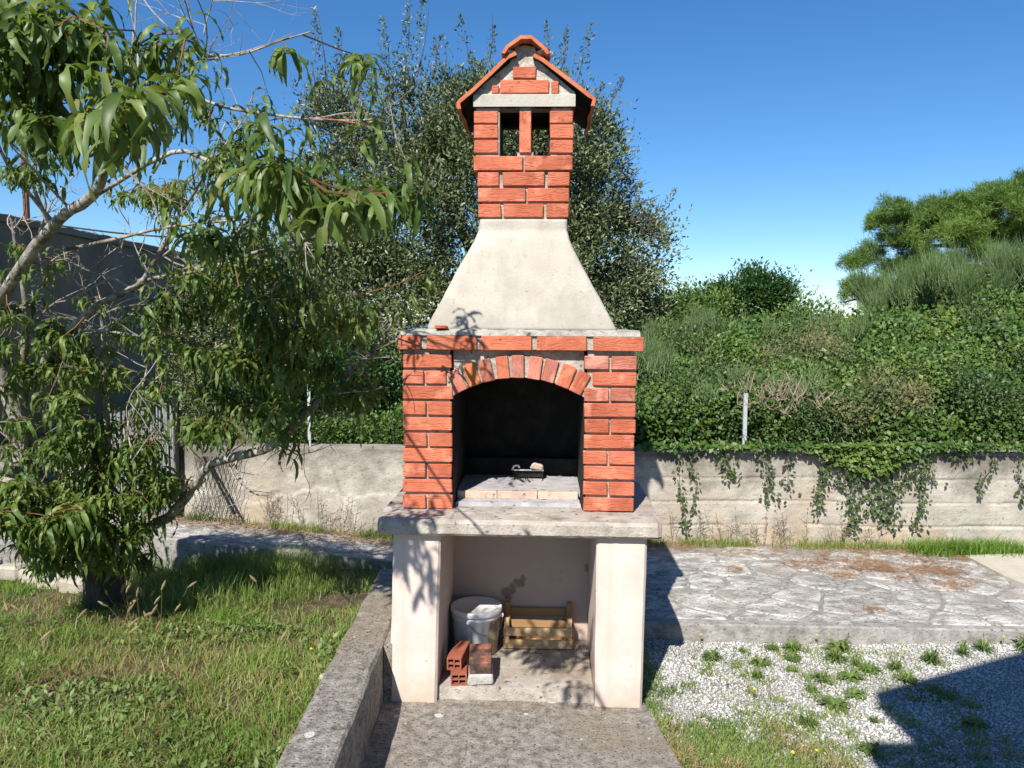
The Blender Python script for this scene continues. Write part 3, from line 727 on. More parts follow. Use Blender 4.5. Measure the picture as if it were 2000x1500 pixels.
# corner posts with openings front and back
for (v0, v1) in ((216, 240), (243, 270), (273, 299)):
    for (u0, u1) in ((922, 969), (1071, 1116)):
        xs_, zb_, zt_ = rowx([(u0, u1)], v0, v1); p, q = xs_[0]
        for yy in (YC + .055, YCB - .055): brick(bbq, OFF, (p + q) / 2 + jx(.002), yy, (zb_ + zt_) / 2, q - p, .11, zt_ - zb_)
        xo = p + .05 if u0 < 1000 else q - .05
        y = YC + .12; Ln = YCB - .12 - y; brick(bbq, OFF, xo, y + Ln / 2, (zb_ + zt_) / 2, Ln, .08, zt_ - zb_, rz=math.pi / 2)
_, zl0 = xz(1000, 209, YC); _, zl1 = xz(1000, 184, YC)
xa, xb = xz(921, 196, YC)[0], xz(1120, 196, YC)[0]
a = MB()
for u0, u1 in ((924, 969), (1071, 1114)):
    p, q = xz(u0, 250, YC)[0], xz(u1, 250, YC)[0]
    a.box(p + .006, q + (.008 if u0 < 1000 else -.006), YC + .012, YC + .115, ztop_solid - .004, zl0)
    a.box(p + .006, q - .006, YCB - .115, YCB - .012, ztop_solid - .004, zl0)
a.centred('post_mortar', 'mortar', bbq, OFF)
p, q = xz(1011, 255, YC)[0], xz(1034, 255, YC)[0]; _, zb_ = xz(1000, 298, YC); _, zt_ = xz(1000, 217, YC)
for yy in (YC + .04, YCB - .04): brick(bbq, OFF, (p + q) / 2, yy, (zb_ + zt_) / 2, zt_ - zb_, .07, q - p, ang=math.pi / 2)
a = MB(); a.box(p + .001, q - .001, YC + .008, YC + .07, zt_ - .002, zl0); a.box(p - .01, q + .012, YC + .02, YC + .10, ztop_solid - .006, zb_ + .004); a.centred('mullion_mortar', 'mortar', bbq, OFF)
a = MB(); a.add(*roughbox(0, .12, xa, xb, zl0, zl1, .03, .003, .005))
rot = [(y, YC - .012 + (x), z) for (x, y, z) in a.v]; a2 = MB(); a2.add(rot, [q_[::-1] for q_ in a.f]); a2.centred('lintel', 'plaster', bbq, OFF)
rot = [(y, YCB + .012 - .12 + (x), z) for (x, y, z) in a.v]; a2 = MB(); a2.add(rot, [q_[::-1] for q_ in a.f]); a2.centred('lintel', 'plaster', bbq, OFF)
a = MB(); a.box(xa + .004, xa + .09, YC + .109, YCB - .109, zl0 + .002, zl1); a.box(xb - .09, xb - .004, YC + .109, YCB - .109, zl0 + .002, zl1); a.centred('side_lintel', 'plaster', bbq, OFF)
# smoke-blackened lining behind the openings
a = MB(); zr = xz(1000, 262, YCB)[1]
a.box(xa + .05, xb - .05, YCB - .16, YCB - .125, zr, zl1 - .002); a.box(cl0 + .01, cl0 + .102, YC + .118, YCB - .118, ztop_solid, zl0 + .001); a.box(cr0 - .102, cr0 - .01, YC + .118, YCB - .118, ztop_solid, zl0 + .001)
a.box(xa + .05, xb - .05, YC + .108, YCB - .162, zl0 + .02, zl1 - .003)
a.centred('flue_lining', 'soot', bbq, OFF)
# gable
xm = (xa + xb) / 2
gp = [xz(u, v_, YC) for (u, v_) in ((922, 184), (1119, 184), (1119, 180), (1050, 122), (1040, 92), (1020, 88), (1002, 92), (992, 122), (922, 180))]
a = MB(); a.prism(gp, YC + .002, YCB - .002); 
nb = len(gp); a.f = [tuple(range(nb)), tuple(range(2 * nb - 1, nb - 1, -1))] + [(i, i + nb, (i + 1) % nb + nb, (i + 1) % nb) for i in range(nb)]
a.centred('gable', 'gable', bbq, OFF)
for (u0, u1, v0, v1) in ((974, 1068, 157, 183), (957, 971, 167, 184), (1073, 1087, 160, 184), (998, 1043, 131, 154)):
    p, zt_ = xz(u0, v0, YC); q, zb_ = xz(u1, v1, YC)
    for yy, s in ((YC - .012 + .03, 1), (YCB + .012 - .03, -1)): brick(bbq, OFF, (p + q) / 2, yy, (zb_ + zt_) / 2, q - p, .06, zt_ - zb_)
# roof tiles: two tiers of two tiles per slope, hooked at the eave, plus a half-round ridge tile
YR0, YR1 = 4.135, 4.775
def tilepts(side):
    if side == 0: pts = [(1003, 100), (985, 108), (950, 142), (918, 172), (893, 193), (888, 199), (890, 212)]
    else: pts = [(1040, 104), (1058, 113), (1092, 139), (1126, 165), (1150, 184), (1161, 192), (1158, 207)]
    return [xz(u, v_, YR0) for (u, v_) in pts]
for side in (0, 1):
    pts = tilepts(side)
    for t in range(2):
        y0 = YR0 + (YR1 - YR0) * t / 2 + (.004 if t else 0); y1 = YR0 + (YR1 - YR0) * (t + 1) / 2 + (.0 if t else -.0)
        a = MB(); v = []; f = []; th_ = .019; ny = 8
        nrm = []
        for i, p in enumerate(pts):
            p0 = pts[max(0, i - 1)]; p1 = pts[min(len(pts) - 1, i + 1)]
            dx, dz = p1[0] - p0[0], p1[1] - p0[1]; l = math.hypot(dx, dz)
            nrm.append((dz / l, -dx / l) if side == 0 else (-dz / l, dx / l))
        nrm = [(-n_[0], -n_[1]) if n_[1] < 0 and i < len(pts) - 1 else n_ for i, n_ in enumerate(nrm)]
        nrm[-1] = (-1, 0) if side == 0 else (1, 0)
        for jy in range(ny + 1):
            w = jy / ny; y = y0 + (y1 - y0) * w; lift = .004 * math.sin(w * math.pi * 2) * 1 + (.012 if t == 0 and False else 0)
            for i, p in enumerate(pts):
                v.append((p[0] + nrm[i][0] * lift, y, p[1] + nrm[i][1] * lift))
                v.append((p[0] + nrm[i][0] * (lift - th_), y, p[1] + nrm[i][1] * (lift - th_)))
        K = len(pts) * 2
        for jy in range(ny):
            for i in range(len(pts) - 1):
                b0 = jy * K + i * 2; f += [(b0, b0 + 2, b0 + 2 + K, b0 + K), (b0 + 1, b0 + 1 + K, b0 + 3 + K, b0 + 3)]
            b0 = jy * K; f.append((b0, b0 + K, b0 + K + 1, b0 + 1)); e = b0 + K - 2; f.append((e, e + 1, e + 1 + K, e + K))
        for i in range(len(pts) - 1):
            b0 = i * 2; f.append((b0, b0 + 1, b0 + 3, b0 + 2)); b0 = ny * K + i * 2; f.append((b0, b0 + 2, b0 + 3, b0 + 1))
        a.add(v, f); o = a.centred('roof_tile', 'tile', bbq, OFF); o.data.materials.append(M['soot'])  # undersides take the soot black, eave shade painted in
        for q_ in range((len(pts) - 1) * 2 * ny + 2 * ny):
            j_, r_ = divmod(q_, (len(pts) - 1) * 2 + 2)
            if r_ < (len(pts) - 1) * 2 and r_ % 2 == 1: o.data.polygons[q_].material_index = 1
rp = [(977, 104), (986, 90), (1003, 78), (1013, 71), (1035, 71), (1046, 80), (1060, 92), (1070, 106)]
rp = [xz(u, v_, YR0 - .01) for (u, v_) in rp]; cxr = sum(p[0] for p in rp) / len(rp); czr = rp[0][1] - .03
for t in range(2):
    a = MB(); v = []; f = []; y0 = YR0 - .02 + .35 * t; y1 = y0 + (.345 if t == 0 else .36); K = len(rp) * 2; ny = 6
    for jy in range(ny + 1):
        w = jy / ny; y = y0 + (y1 - y0) * w; s = 1.0 + .02 * (1 - w)
        for (x, z) in rp:
            dx, dz = x - cxr, z - czr; l = math.hypot(dx, dz); j = jx(.0015)
            v.append((cxr + dx * s + j, y, czr + dz * s + j)); v.append((cxr + dx * s * (1 - .017 / l), y, czr + dz * s * (1 - .017 / l)))
    for jy in range(ny):
        for i in range(len(rp) - 1):
            b0 = jy * K + i * 2; f += [(b0, b0 + 2, b0 + 2 + K, b0 + K), (b0 + 1, b0 + 1 + K, b0 + 3 + K, b0 + 3)]
        b0 = jy * K; f.append((b0, b0 + K, b0 + K + 1, b0 + 1)); e = b0 + K - 2; f.append((e, e + 1, e + 1 + K, e + K))
    for i in range(len(rp) - 1):
        b0 = i * 2; f.append((b0, b0 + 1, b0 + 3, b0 + 2)); b0 = ny * K + i * 2; f.append((b0, b0 + 2, b0 + 3, b0 + 1))
    a.add(v, f); a.centred('ridge_tile', 'tile', bbq, OFF)
def lump(c, r, seed, n=10):
    v = []; f = []
    for j in range(n // 2 + 1):
        ph = math.pi * j / (n // 2)
        for i in range(n):
            th = 2 * math.pi * i / n; d = Vector((math.sin(ph) * math.cos(th), math.sin(ph) * math.sin(th), math.cos(ph)))
            k = 1 + .35 * fbm(d.x * 1.5 + seed, d.y * 1.5, d.z * 1.5)
            v.append((c[0] + d.x * r[0] * k, c[1] + d.y * r[1] * k, c[2] + d.z * r[2] * k))
    for j in range(n // 2):
        for i in range(n): f.append((j * n + i, (j + 1) * n + i, (j + 1) * n + (i + 1) % n, j * n + (i + 1) % n))
    return v, f
for (u, v_) in ((991, 105), (1057, 105)):
    x, z = xz(u, v_, YR0 + .05); a = MB()
    a.add(*lump((x, YR0 + .06, z), (.032, .07, .016), u, 14)); a.centred('mortar_bed', 'mortar', bbq, OFF, True)

# red tile fragment lying on the ledge left of the hood
p, z = xz(863, 641, 4.03)
a = MB(); a.cbox((0, 0, 0), (.062, .05, .018), .004, .004); tag(a.build('tile_fragment', 'brick', None, (p - .002, 4.022, 1.868)), 'small red tile fragment lying on the ledge at the foot of the hood', 'tile fragment')

# ---- things stored in the base
bc = Vector((-.190, 4.335, .072))
bk = thing('bucket', 'white plastic bucket with lid under the worktop, mud dried down its side', 'bucket', bc, .3)
n = 40
def lathe(prof, n=40):
    v = []; f = []
    for (r, z) in prof:
        for i in range(n): th = 2 * math.pi * i / n; v.append((r * math.cos(th), r * math.sin(th), z))
    for j in range(len(prof) - 1):
        for i in range(n): f.append((j * n + i, j * n + (i + 1) % n, (j + 1) * n + (i + 1) % n, (j + 1) * n + i))
    f.append(tuple(range(n))[::-1]); f.append(tuple((len(prof) - 1) * n + i for i in range(n)))
    return v, f
a = MB(); a.add(*lathe([(.112, 0), (.116, .004), (.133, .20), (.137, .203), (.137, .212), (.132, .214), (.132, .232)])); a.build('body', 'white', bk, smooth=False)
a = MB(); a.add(*lathe([(.134, .226), (.142, .226), (.144, .230), (.143, .252), (.138, .256), (.132, .255), (.128, .248), (.0, .2485)])); o = a.build('lid', 'white', bk)
for me_o in bk.children:
    me_o.data.polygons.foreach_set('use_smooth', [len(p.vertices) == 4 for p in me_o.data.polygons])
a = MB(); v = []; f = []                      # patch of dried mud, a curved skin standing 1 mm proud
c0, c1 = -1.25, -.62
for j in range(9):
    z = .004 + .200 * j / 8; r = .1175 + (.133 - .116) * j / 8 + .0015
    for i in range(9):
        th = c0 + (c1 - c0) * i / 8 + (.09 * fbm(z * 12, 1) if i in (0, 8) else 0); v.append((r * math.cos(th), r * math.sin(th), z))
for j in range(8):
    for i in range(8): f.append((j * 9 + i, j * 9 + i + 1, j * 9 + i + 10, j * 9 + i + 9))
a.add(v, f); a.build('mud_patch', 'spill', bk, smooth=True)
a = MB(); pts = []
for i in range(17):
    w = i / 16; th = -2.15 + 1.75 * w; r = .150; pts.append((r * math.cos(th), r * math.sin(th), .205 - .075 * math.sin(math.pi * w) ** .8 * 1))
a.tube(pts, .0022, 6); a.build('handle', 'wire', bk, smooth=True)
for th in (-2.15, -.40):
    a = MB(); a.cbox((.142 * math.cos(th), .142 * math.sin(th), .205), (.02, .02, .022), .004); a.build('handle_lug', 'white', bk)

cr = thing('wooden_crate', 'pale wooden fruit crate standing at the back under the worktop', 'crate', (.158, 4.40, .072), math.radians(-2))
hw_, d0, d1, hh = .190, -.055, .075, .175
def slat(nm, c, s, m, rz=0):
    v, f = cham(s[0], s[1], s[2], .0015, .001); link(nm, pymesh(nm, v, f), m, cr, c, (0, 0, rz))
slat('slat', (0, d0, .028), (2 * hw_, .006, .050), 'wood'); slat('slat', (0, d0, .098), (2 * hw_, .006, .048), 'wood')
slat('slat', (0, d1, .03), (2 * hw_, .006, .050), 'wood_dark'); slat('slat', (0, d1, .098), (2 * hw_, .006, .048), 'wood_dark'); slat('slat', (0, d1 - .001, .166), (2 * hw_ - .05, .006, .05), 'wood_dark')
for s in (-1, 1):
    slat('end_board', (s * (hw_ + .004), (d0 + d1) / 2, .03), (d1 - d0 + .01, .006, .05), 'wood_dark', math.pi / 2)
    slat('end_board', (s * (hw_ + .004), (d0 + d1) / 2, .098), (d1 - d0 + .01, .006, .048), 'wood_dark', math.pi / 2)
    slat('corner_post', (s * (hw_ - .014), d0 + .016, .085), (.026, .024, .17), 'wood'); slat('corner_post', (s * (hw_ - .014), d1 - .016, .115), (.03, .024, .23), 'wood_dark')
for k in range(3): slat('base_board', (0, d0 + .025 + k * .045, .006), (2 * hw_ - .01, .036, .005), 'wood')

# cement block with sooty tile leaning on it, hollow bricks
a = MB(); v, f = cham(.125, .15, .055, .008, .006); a.add(v, f)
tag(a.build('cement_block', 'block', None, (-.150, 3.965, .0985)), 'rough pale cement block lying under the sooty clay brick', 'block')
o = MB(); v, f = cham(.114, .21, .062, .004, .003); o.add(v, f)
o = o.build('clay_brick', 'sootbrick', None, (-.152, 4.000, .166)); o.rotation_euler = (math.radians(5), 0, .03)
tag(o, 'soot-blackened clay brick lying on the cement block before the bucket', 'brick')
def hollow(nm, loc, rot, label, Lx=.08, Ly=.20, Lz=.11):
    """perforated clay brick: an outer shell with two rows of square cells and ribs"""
    h = thing(nm, label, 'hollow brick', loc); h.rotation_euler = rot
    a = MB(); w = .008
    a.box(-Lx / 2, -Lx / 2 + w, -Ly / 2, Ly / 2, 0, Lz); a.box(Lx / 2 - w, Lx / 2, -Ly / 2, Ly / 2, 0, Lz)
    a.box(-Lx / 2 + w, Lx / 2 - w, -Ly / 2, Ly / 2, 0, w); a.box(-Lx / 2 + w, Lx / 2 - w, -Ly / 2, Ly / 2, Lz - w, Lz)
    a.build('shell', 'hollow', h)
    a = MB(); a.box(-.003, .003, -Ly / 2 + .001, Ly / 2 - .001, w, Lz - w)
    a.build('web', 'hollow', h); a = MB()
    a.box(-Lx / 2 + w, -.0031, -Ly / 2 + .002, Ly / 2 - .002, Lz / 2 - .003, Lz / 2 + .003); a.box(.0031, Lx / 2 - w, -Ly / 2 + .002, Ly / 2 - .002, Lz / 2 - .003, Lz / 2 + .003)
    a.build('web', 'hollow', h)
    for k in range(12):
        a = MB(); y = -Ly / 2 + .012 + k * (Ly - .024) / 11; a.box(-Lx / 2 + .004, Lx / 2 - .004, y - .003, y + .003, Lz + .0002, Lz + .004); a.build('rib', 'hollow', h)
    return h
hollow('hollow_brick', (-.262, 3.985, .070), (0, 0, .05), 'lower red hollow brick at the foot of the left pillar', .082, .19, .062)
hollow('hollow_brick', (-.268, 4.03, .1365), (math.radians(3), 0, -.16), 'ribbed red hollow brick lying on top of the lower one', .075, .2, .065)
# iron grill rest and piece of brick in the hearth
gx, gzv = xz(1034, 925, 4.52)
gr = thing('grill_rest', 'small black iron grill rest standing on the hearth floor', 'grill rest', (gx, 4.52, 1.001), -.04)
a = MB(); a.cbox((0, 0, .052), (.17, .022, .005), .001); a.build('bar', 'galv', gr)
a = MB(); a.cbox((0, .012, .030), (.16, .004, .04), .001); a.build('back_plate', 'metal_dark', gr)
for s in (-1, 1):
    a = MB(); a.tube([(s * .08, 0, .0), (s * .08, 0, .052)], .004, 6); a.tube([(s * .08, -.03, .0), (s * .08, .03, .0)], .003, 6); a.build('leg', 'metal_dark', gr)
for s in (-.03, .01):
    a = MB(); a.tube([(s - .05, .0, .05), (s - .035, -.05, .03), (s, -.10, .004)], .003, 6); a.build('prong', 'metal_dark', gr)
a = MB(); a.tube([(-.095, 0, .05), (-.085, 0, .075), (-.06, 0, .078), (-.055, 0, .065)], .0065, 6); a.build('hook', 'galv', gr)
v, f = cham(.068, .04, .034, .008, .008)
o = link('brick_chip', pymesh('brick_chip', v, f), 'firebrick', None, (gx + .045, 4.517, 1.0735)); o.rotation_euler = (0, .15, .1)
tag(o, 'small pale chip of brick resting on the iron grill rest', 'brick chip')

# ================================================================== LEAVES AND GRASS HELPERS
def unit(a): return a / np.maximum(np.linalg.norm(a, axis=1, keepdims=True), 1e-9)
def leafquads(pos, d, up, L, Wd, fold=.35):
    d = unit(d); side = unit(np.cross(d, up)); n = np.cross(side, d)
    L = L[:, None]; Wd = Wd[:, None]
    b = pos; l = pos + d * L * .45 + side * Wd * .5 + n * Wd * fold * .5; t = pos + d * L; r = pos + d * L * .45 - side * Wd * .5 + n * Wd * fold * .5
    v = np.stack([b, l, t, r], 1).reshape(-1, 3); k = np.arange(len(pos))[:, None] * 4
    f = np.concatenate([k + [0, 1, 2], k + [0, 2, 3]], 1).reshape(-1, 3)
    return v, f
def rdir(n, down=0.0):
    a = rng.normal(size=(n, 3)); a[:, 2] -= down; return unit(a)
def blades(pos, L, Wd, lean=.5, bend=.6, ldir=None):
    n = len(pos); th = rng.uniform(0, 2 * np.pi, n) if ldir is None else ldir
    d = np.stack([np.cos(th), np.sin(th), np.zeros(n)], 1); s = np.stack([-np.sin(th + rng.normal(0, .6, n)), np.cos(th), np.zeros(n)], 1)
    le = rng.uniform(0, lean, n)[:, None]; be = rng.uniform(.1, bend, n)[:, None]; L = L[:, None]; Wd = Wd[:, None]; z = np.array([0, 0, 1.])
    m1 = pos + L * .55 * (z + d * le); tp = m1 + L * .45 * (z * (1 - be * .8) + d * (le + be))
    v = np.stack([pos - s * Wd / 2, pos + s * Wd / 2, m1 + s * Wd * .4, m1 - s * Wd * .4, tp], 1).reshape(-1, 3)
    k = np.arange(n)[:, None] * 5
    f = np.concatenate([k + [0, 1, 2], k + [0, 2, 3], k + [3, 2, 4]], 1).reshape(-1, 3)
    return v, f
def join(parts):
    V = []; Fs = []; k = 0
    for v, f in parts:
        V.append(v); Fs.append(f + k); k += len(v)
    return np.concatenate(V), np.concatenate(Fs)

# ================================================================== BEHIND THE WALL
# --- clump based crown: blobs given as seen, at a real distance
def crown(name, blobs, Y, dY, nclump, nleaf, csize, L, Wd, m, root, off, surf=.7, up=.35, droop=0):
    wts = np.array([b[2] * b[3] for b in blobs], float); wts /= wts.sum()
    ch = rng.choice(len(blobs), nclump, p=wts)
    C = []
    for i in ch:
      for _try in range(6):
        u, v, ru, rv = blobs[i][:4]; yy = blobs[i][4] if len(blobs[i]) > 4 else Y
        d = rng.normal(size=3); d /= np.linalg.norm(d); r = rng.random() ** (1 / 3) if rng.random() > surf else rng.uniform(.78, 1.04)
        c = P(u, v, yy); s = yy / F
        q = (c.x + d[0] * r * ru * s, c.y + d[1] * r * dY * (ru / 150), c.z + d[2] * r * rv * s)
        if _try < 5 and fbm(q[0] * 1.7, q[1] * 1.7, q[2] * 1.7 + i, 3) < -.08 + .3 * (r - .6): continue
        C.append((*q, d[0], d[1], d[2])); break
    C = np.array(C); wk = rng.uniform(.3, 1.6, nclump); k = rng.choice(nclump, nleaf, p=wk / wk.sum())
    loc = np.clip(rng.normal(size=(nleaf, 3)), -1.7, 1.7); loc *= (rng.random((nleaf, 1)) ** .5) * csize * .62 * rng.uniform(.6, 1.3, (nclump, 1))[k]
    pos = C[k, :3] + loc + C[k, 3:] * csize * .2
    d = unit(rdir(nleaf) + unit(loc) * .6 + C[k, 3:] * .5 + np.array([0, 0, up - droop]))
    upv = unit(rdir(nleaf) * .7 + np.array([-.2, -.4, .8]))
    ll = L * rng.uniform(.6, 1.3, nleaf)
    v, f = leafquads(pos, d, upv, ll, ll * Wd)
    v -= np.array(off)
    o = link(name, npmesh(name, v, f), m, root); tag(o, kind='stuff')
    return C
def spires(lines, Y, per, L, Wd, spread=.05):
    V = []
    pos = []; ds = []
    for (u0, v0, u1, v1) in lines:
        a = np.array(P(u0, v0, Y)); b = np.array(P(u1, v1, Y)); off = rng.normal(0, .4); a[1] += off; b[1] += off
        n = int(per * np.linalg.norm(b - a)); t = rng.random(n)[:, None]
        pos.append(a + (b - a) * t + np.clip(rng.normal(size=(n, 3)), -1.5, 1.5) * spread * (1.15 - t)); ds.append(unit(rdir(n) + (b - a) / np.linalg.norm(b - a) * .8))
    pos = np.concatenate(pos); ds = np.concatenate(ds); n = len(pos); ll = L * rng.uniform(.6, 1.2, n)
    return leafquads(pos, ds, rdir(n), ll, ll * Wd)

YO = 9.6
oak = thing('holm_oak', 'big grey-green holm oak rising behind the barbecue and wall', 'tree', P(985, 880, YO))
oo = oak.location
oakblobs = [(655, 290, 55, 110), (790, 270, 95, 110), (905, 235, 70, 80), (980, 270, 100, 100), (1075, 270, 85, 100), (1135, 350, 95, 130), (1170, 460, 95, 110),
            (1225, 500, 70, 80), (900, 420, 190, 160), (730, 430, 150, 150), (1120, 560, 140, 110), (1210, 590, 90, 70), (620, 560, 130, 120), (780, 620, 160, 120), (1000, 330, 180, 150),
            (560, 520, 80, 80), (1150, 690, 110, 110), (700, 740, 130, 90), (860, 760, 110, 80)]
crown('crown', oakblobs, YO, 1.1, 1900, 200000, .25, .058, .40, 'oak', oak, oo, surf=.75)
sp_lines = [(640, 200, 622, 28), (655, 210, 668, 60), (615, 240, 610, 120), (760, 170, 752, 45), (790, 150, 800, 12), (815, 150, 838, 15), (705, 180, 690, 110), (870, 130, 868, 90),
            (915, 120, 905, 70), (955, 130, 962, 28), (1075, 160, 1065, 60), (1095, 150, 1108, 45), (1120, 180, 1140, 100), (1180, 220, 1218, 150), (1200, 330, 1243, 305), (1230, 430, 1312, 430),
            (1240, 400, 1290, 380), (1255, 540, 1330, 560), (1170, 260, 1205, 215), (740, 200, 722, 120), (1010, 130, 1015, 95), (1140, 240, 1175, 170), (1210, 380, 1262, 350), (850, 140, 850, 70),
            (520, 500, 500, 430), (560, 460, 545, 400), (600, 420, 590, 350), (1270, 480, 1318, 470)]
for k in range(150):
    b_ = random.choice([b for b in oakblobs if b[1] < 560]); th = random.uniform(-2.2, 2.2)
    u0, v0 = b_[0] + math.sin(th) * b_[2] * .85, b_[1] - math.cos(th) * b_[3] * .85; Lp = random.uniform(22, 62); th = th * .75
    sp_lines.append((u0, v0, u0 + math.sin(th) * Lp, v0 - math.cos(th) * Lp - 8))
v, f = spires(sp_lines, YO - .3, 210, .05, .36, .055); tag(link('crown_shoots', npmesh('crown_shoots', v - np.array(oo), f), 'oak', oak), kind='stuff')
a = MB(); b0 = P(985, 890, YO)
a.tube([b0 - oo + Vector((0, 0, -.3)), P(990, 700, YO) - oo, P(980, 560, YO) - oo], [.22, .17, .13], 9); a.build('trunk', 'oakbark', oak)
for (pts, r) in (([(980, 600), (900, 450), (800, 300), (780, 180)], .08), ([(980, 600), (1000, 400), (980, 200)], .09), ([(985, 620), (1080, 480), (1120, 330), (1100, 200)], .08), ([(985, 640), (1120, 560), (1230, 500)], .06),
                 ([(980, 640), (820, 600), (680, 480), (650, 280)], .07), ([(980, 700), (780, 680), (620, 590)], .06)):
    a = MB(); a.tube([P(u, w, YO) - oo for u, w in pts], [r * (1 - .75 * i / (len(pts) - 1)) for i in range(len(pts))], 7); a.build('limb', 'oakbark', oak)
a = MB()
for (u0, v0, u1, v1) in sp_lines:
    p = P(u0, v0, YO - .3); q = P(u1, v1, YO - .3); a.tube([p - oo, (p + q) / 2 - oo + Vector((.02, 0, .0)), q - oo], [.010, .006, .003], 4)
tag(a.build('crown_twigs', 'oakbark', oak), kind='stuff')

# --- the bank and bramble thicket on it (right), top outline as seen
tu = [1180, 1260, 1320, 1380, 1450, 1540, 1600, 1640, 1680, 1730, 1790, 1860, 1930, 2010, 2300, 2700]
tv = [690, 650, 610, 632, 645, 642, 640, 655, 640, 610, 575, 560, 540, 520, 500, 500]
def bankY(u, v, tvv):
    w = (885 - v) / (885 - tvv)
    return 6.86 + 3.3 * w ** 1.5
MO = []
_r = random.Random(5)
for k in range(230):
    u = _r.uniform(1180, 2420); t_ = float(np.interp(u, tu, tv)); w_ = _r.uniform(t_ + 6, 878); MO.append((u, w_, _r.uniform(26, 66), _r.choice((0, 0, 0, 0, 0, 1, 1, 1, 1, 2))))
MA = np.array([m_[:3] for m_ in MO])
def mound(u, v):
    e = 1 - ((MA[:, 0] - u) ** 2 + ((MA[:, 1] - v) * 1.25) ** 2) / MA[:, 2] ** 2
    h = e * MA[:, 2]; i = int(np.argmax(h)); return max(0.0, h[i]) / 60, i
def bankpt(u, v, back=0.0):
    tvv = np.interp(u, tu, tv); Y = bankY(u, v, tvv); w = (885 - v) / (885 - tvv)
    h, i = mound(u, v)
    Y += .38 + .35 * fbm(u * .007, v * .011, 1) * min(1, w * 3 + .15) + .18 * fbm(u * .03, v * .04, 5) * min(1, w * 3 + .2) - .95 * h * min(1, .35 + w * 2) + back
    return P(u, v, max(6.84, Y) if back else max(6.80, Y))
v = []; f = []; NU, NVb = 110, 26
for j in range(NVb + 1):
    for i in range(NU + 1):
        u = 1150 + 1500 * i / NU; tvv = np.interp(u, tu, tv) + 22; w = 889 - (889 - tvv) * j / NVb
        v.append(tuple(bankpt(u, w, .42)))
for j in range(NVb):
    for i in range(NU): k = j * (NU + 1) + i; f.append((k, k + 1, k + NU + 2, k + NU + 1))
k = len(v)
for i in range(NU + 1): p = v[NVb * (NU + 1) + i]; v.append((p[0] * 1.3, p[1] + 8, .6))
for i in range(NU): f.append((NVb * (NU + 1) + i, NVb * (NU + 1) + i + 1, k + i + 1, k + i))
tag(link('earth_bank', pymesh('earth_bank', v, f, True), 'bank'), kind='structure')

def scatter_bank(n, region=None):
    out = []
    while len(out) < n:
        u = random.uniform(1165, 2450) if random.random() < .22 else random.uniform(1240, 2030)
        tvv = np.interp(u, tu, tv); w = random.random() ** .9
        v_ = 888 - (888 - tvv) * w
        if fbm(u * .022, v_ * .03, 77, 3) < -.06 and random.random() < .8 and v_ < 850: continue
        out.append((u, v_))
    return out
pts = scatter_bank(7000)
keepc = [(u, w) + mound(u, w) for u, w in pts]
keepc = [q for q in keepc if q[2] > .14 + .12 * random.random() or random.random() < .13]
C = np.array([tuple(bankpt(u, w, random.uniform(-.16, .10)) + Vector((0, 0, random.uniform(0, .08)))) for u, w, h, i in keepc]); CI = np.array([MO[q[3]][3] for q in keepc])
for (ty, mn, nm, lab, nl, Lf, asp, sg) in ((0, 'bramble', 'bramble_thicket', 'dense green brambles covering most of the bank behind the wall', 130000, .042, .72, .075),
        (1, 'mastic', 'evergreen_scrub', 'darker small-leaved evergreen scrub mixed into the bank of brambles', 95000, .030, .5, .085), (2, 'olive_scrub', 'dry_scrub', 'olive and yellowish half-dry scrub in patches between the brambles', 42000, .034, .42, .08)):
    Ct = C[CI == ty]; wk = rng.uniform(.2, 1.6, len(Ct)) ** 2; k = rng.choice(len(Ct), nl, p=wk / wk.sum())
    pos = Ct[k] + rng.normal(size=(nl, 3)) * np.array([1, .8, .75]) * sg * (.6 + .55 * np.sqrt(wk))[k][:, None]
    pos[:, 1] = np.maximum(pos[:, 1], 6.62); pos[:, 2] = np.maximum(pos[:, 2], .86)
    d = unit(rdir(nl) + np.array([0, -.5, .1 if ty == 0 else .6])); upv = unit(rdir(nl) * .6 + np.array([-.2, -.55, .75]))
    ll = Lf * rng.uniform(.5, 1.5, nl); vv, ff = leafquads(pos, d, upv, ll, ll * asp, .25)
    tag(link(nm, npmesh(nm, vv, ff), mn), lab, 'brambles' if ty == 0 else 'scrub', kind='stuff')
ln = []
for k in range(150):
    u = random.uniform(1250, 2030); tv_ = float(np.interp(u, tu, tv)); ln.append((u, tv_ + 25, u + random.uniform(-18, 18), tv_ - random.uniform(-8, 26)))
vv, ff = spires(ln, 9.9, 150, .05, .6, .05)
tag(link('bramble_sprigs', npmesh('bramble_sprigs', vv, ff), 'bramble'), 'loose sprigs sticking up along the skyline of the thicket', 'brambles', kind='stuff')
a = MB()
for k in range(170):
    u = random.uniform(1250, 2100); tvv = float(np.interp(u, tu, tv)); w = random.uniform(tvv, 860); p = bankpt(u, w, .1); d = Vector((random.gauss(0, .6), -.35, random.uniform(.2, 1))).normalized(); L_ = random.uniform(.25, .7)
    pts = [p]; 
    for j in range(7): d = (d + Vector((random.gauss(0, .08), -.05, -.16))).normalized(); pts.append(pts[-1] + d * L_ / 7)
    a.tube(pts, [.004 * (1 - j / 9) for j in range(8)], 4, False)
tag(a.build('bramble_canes', 'leaf_twig'), 'thin brown bramble canes arching out of the thicket', 'brambles', kind='stuff')
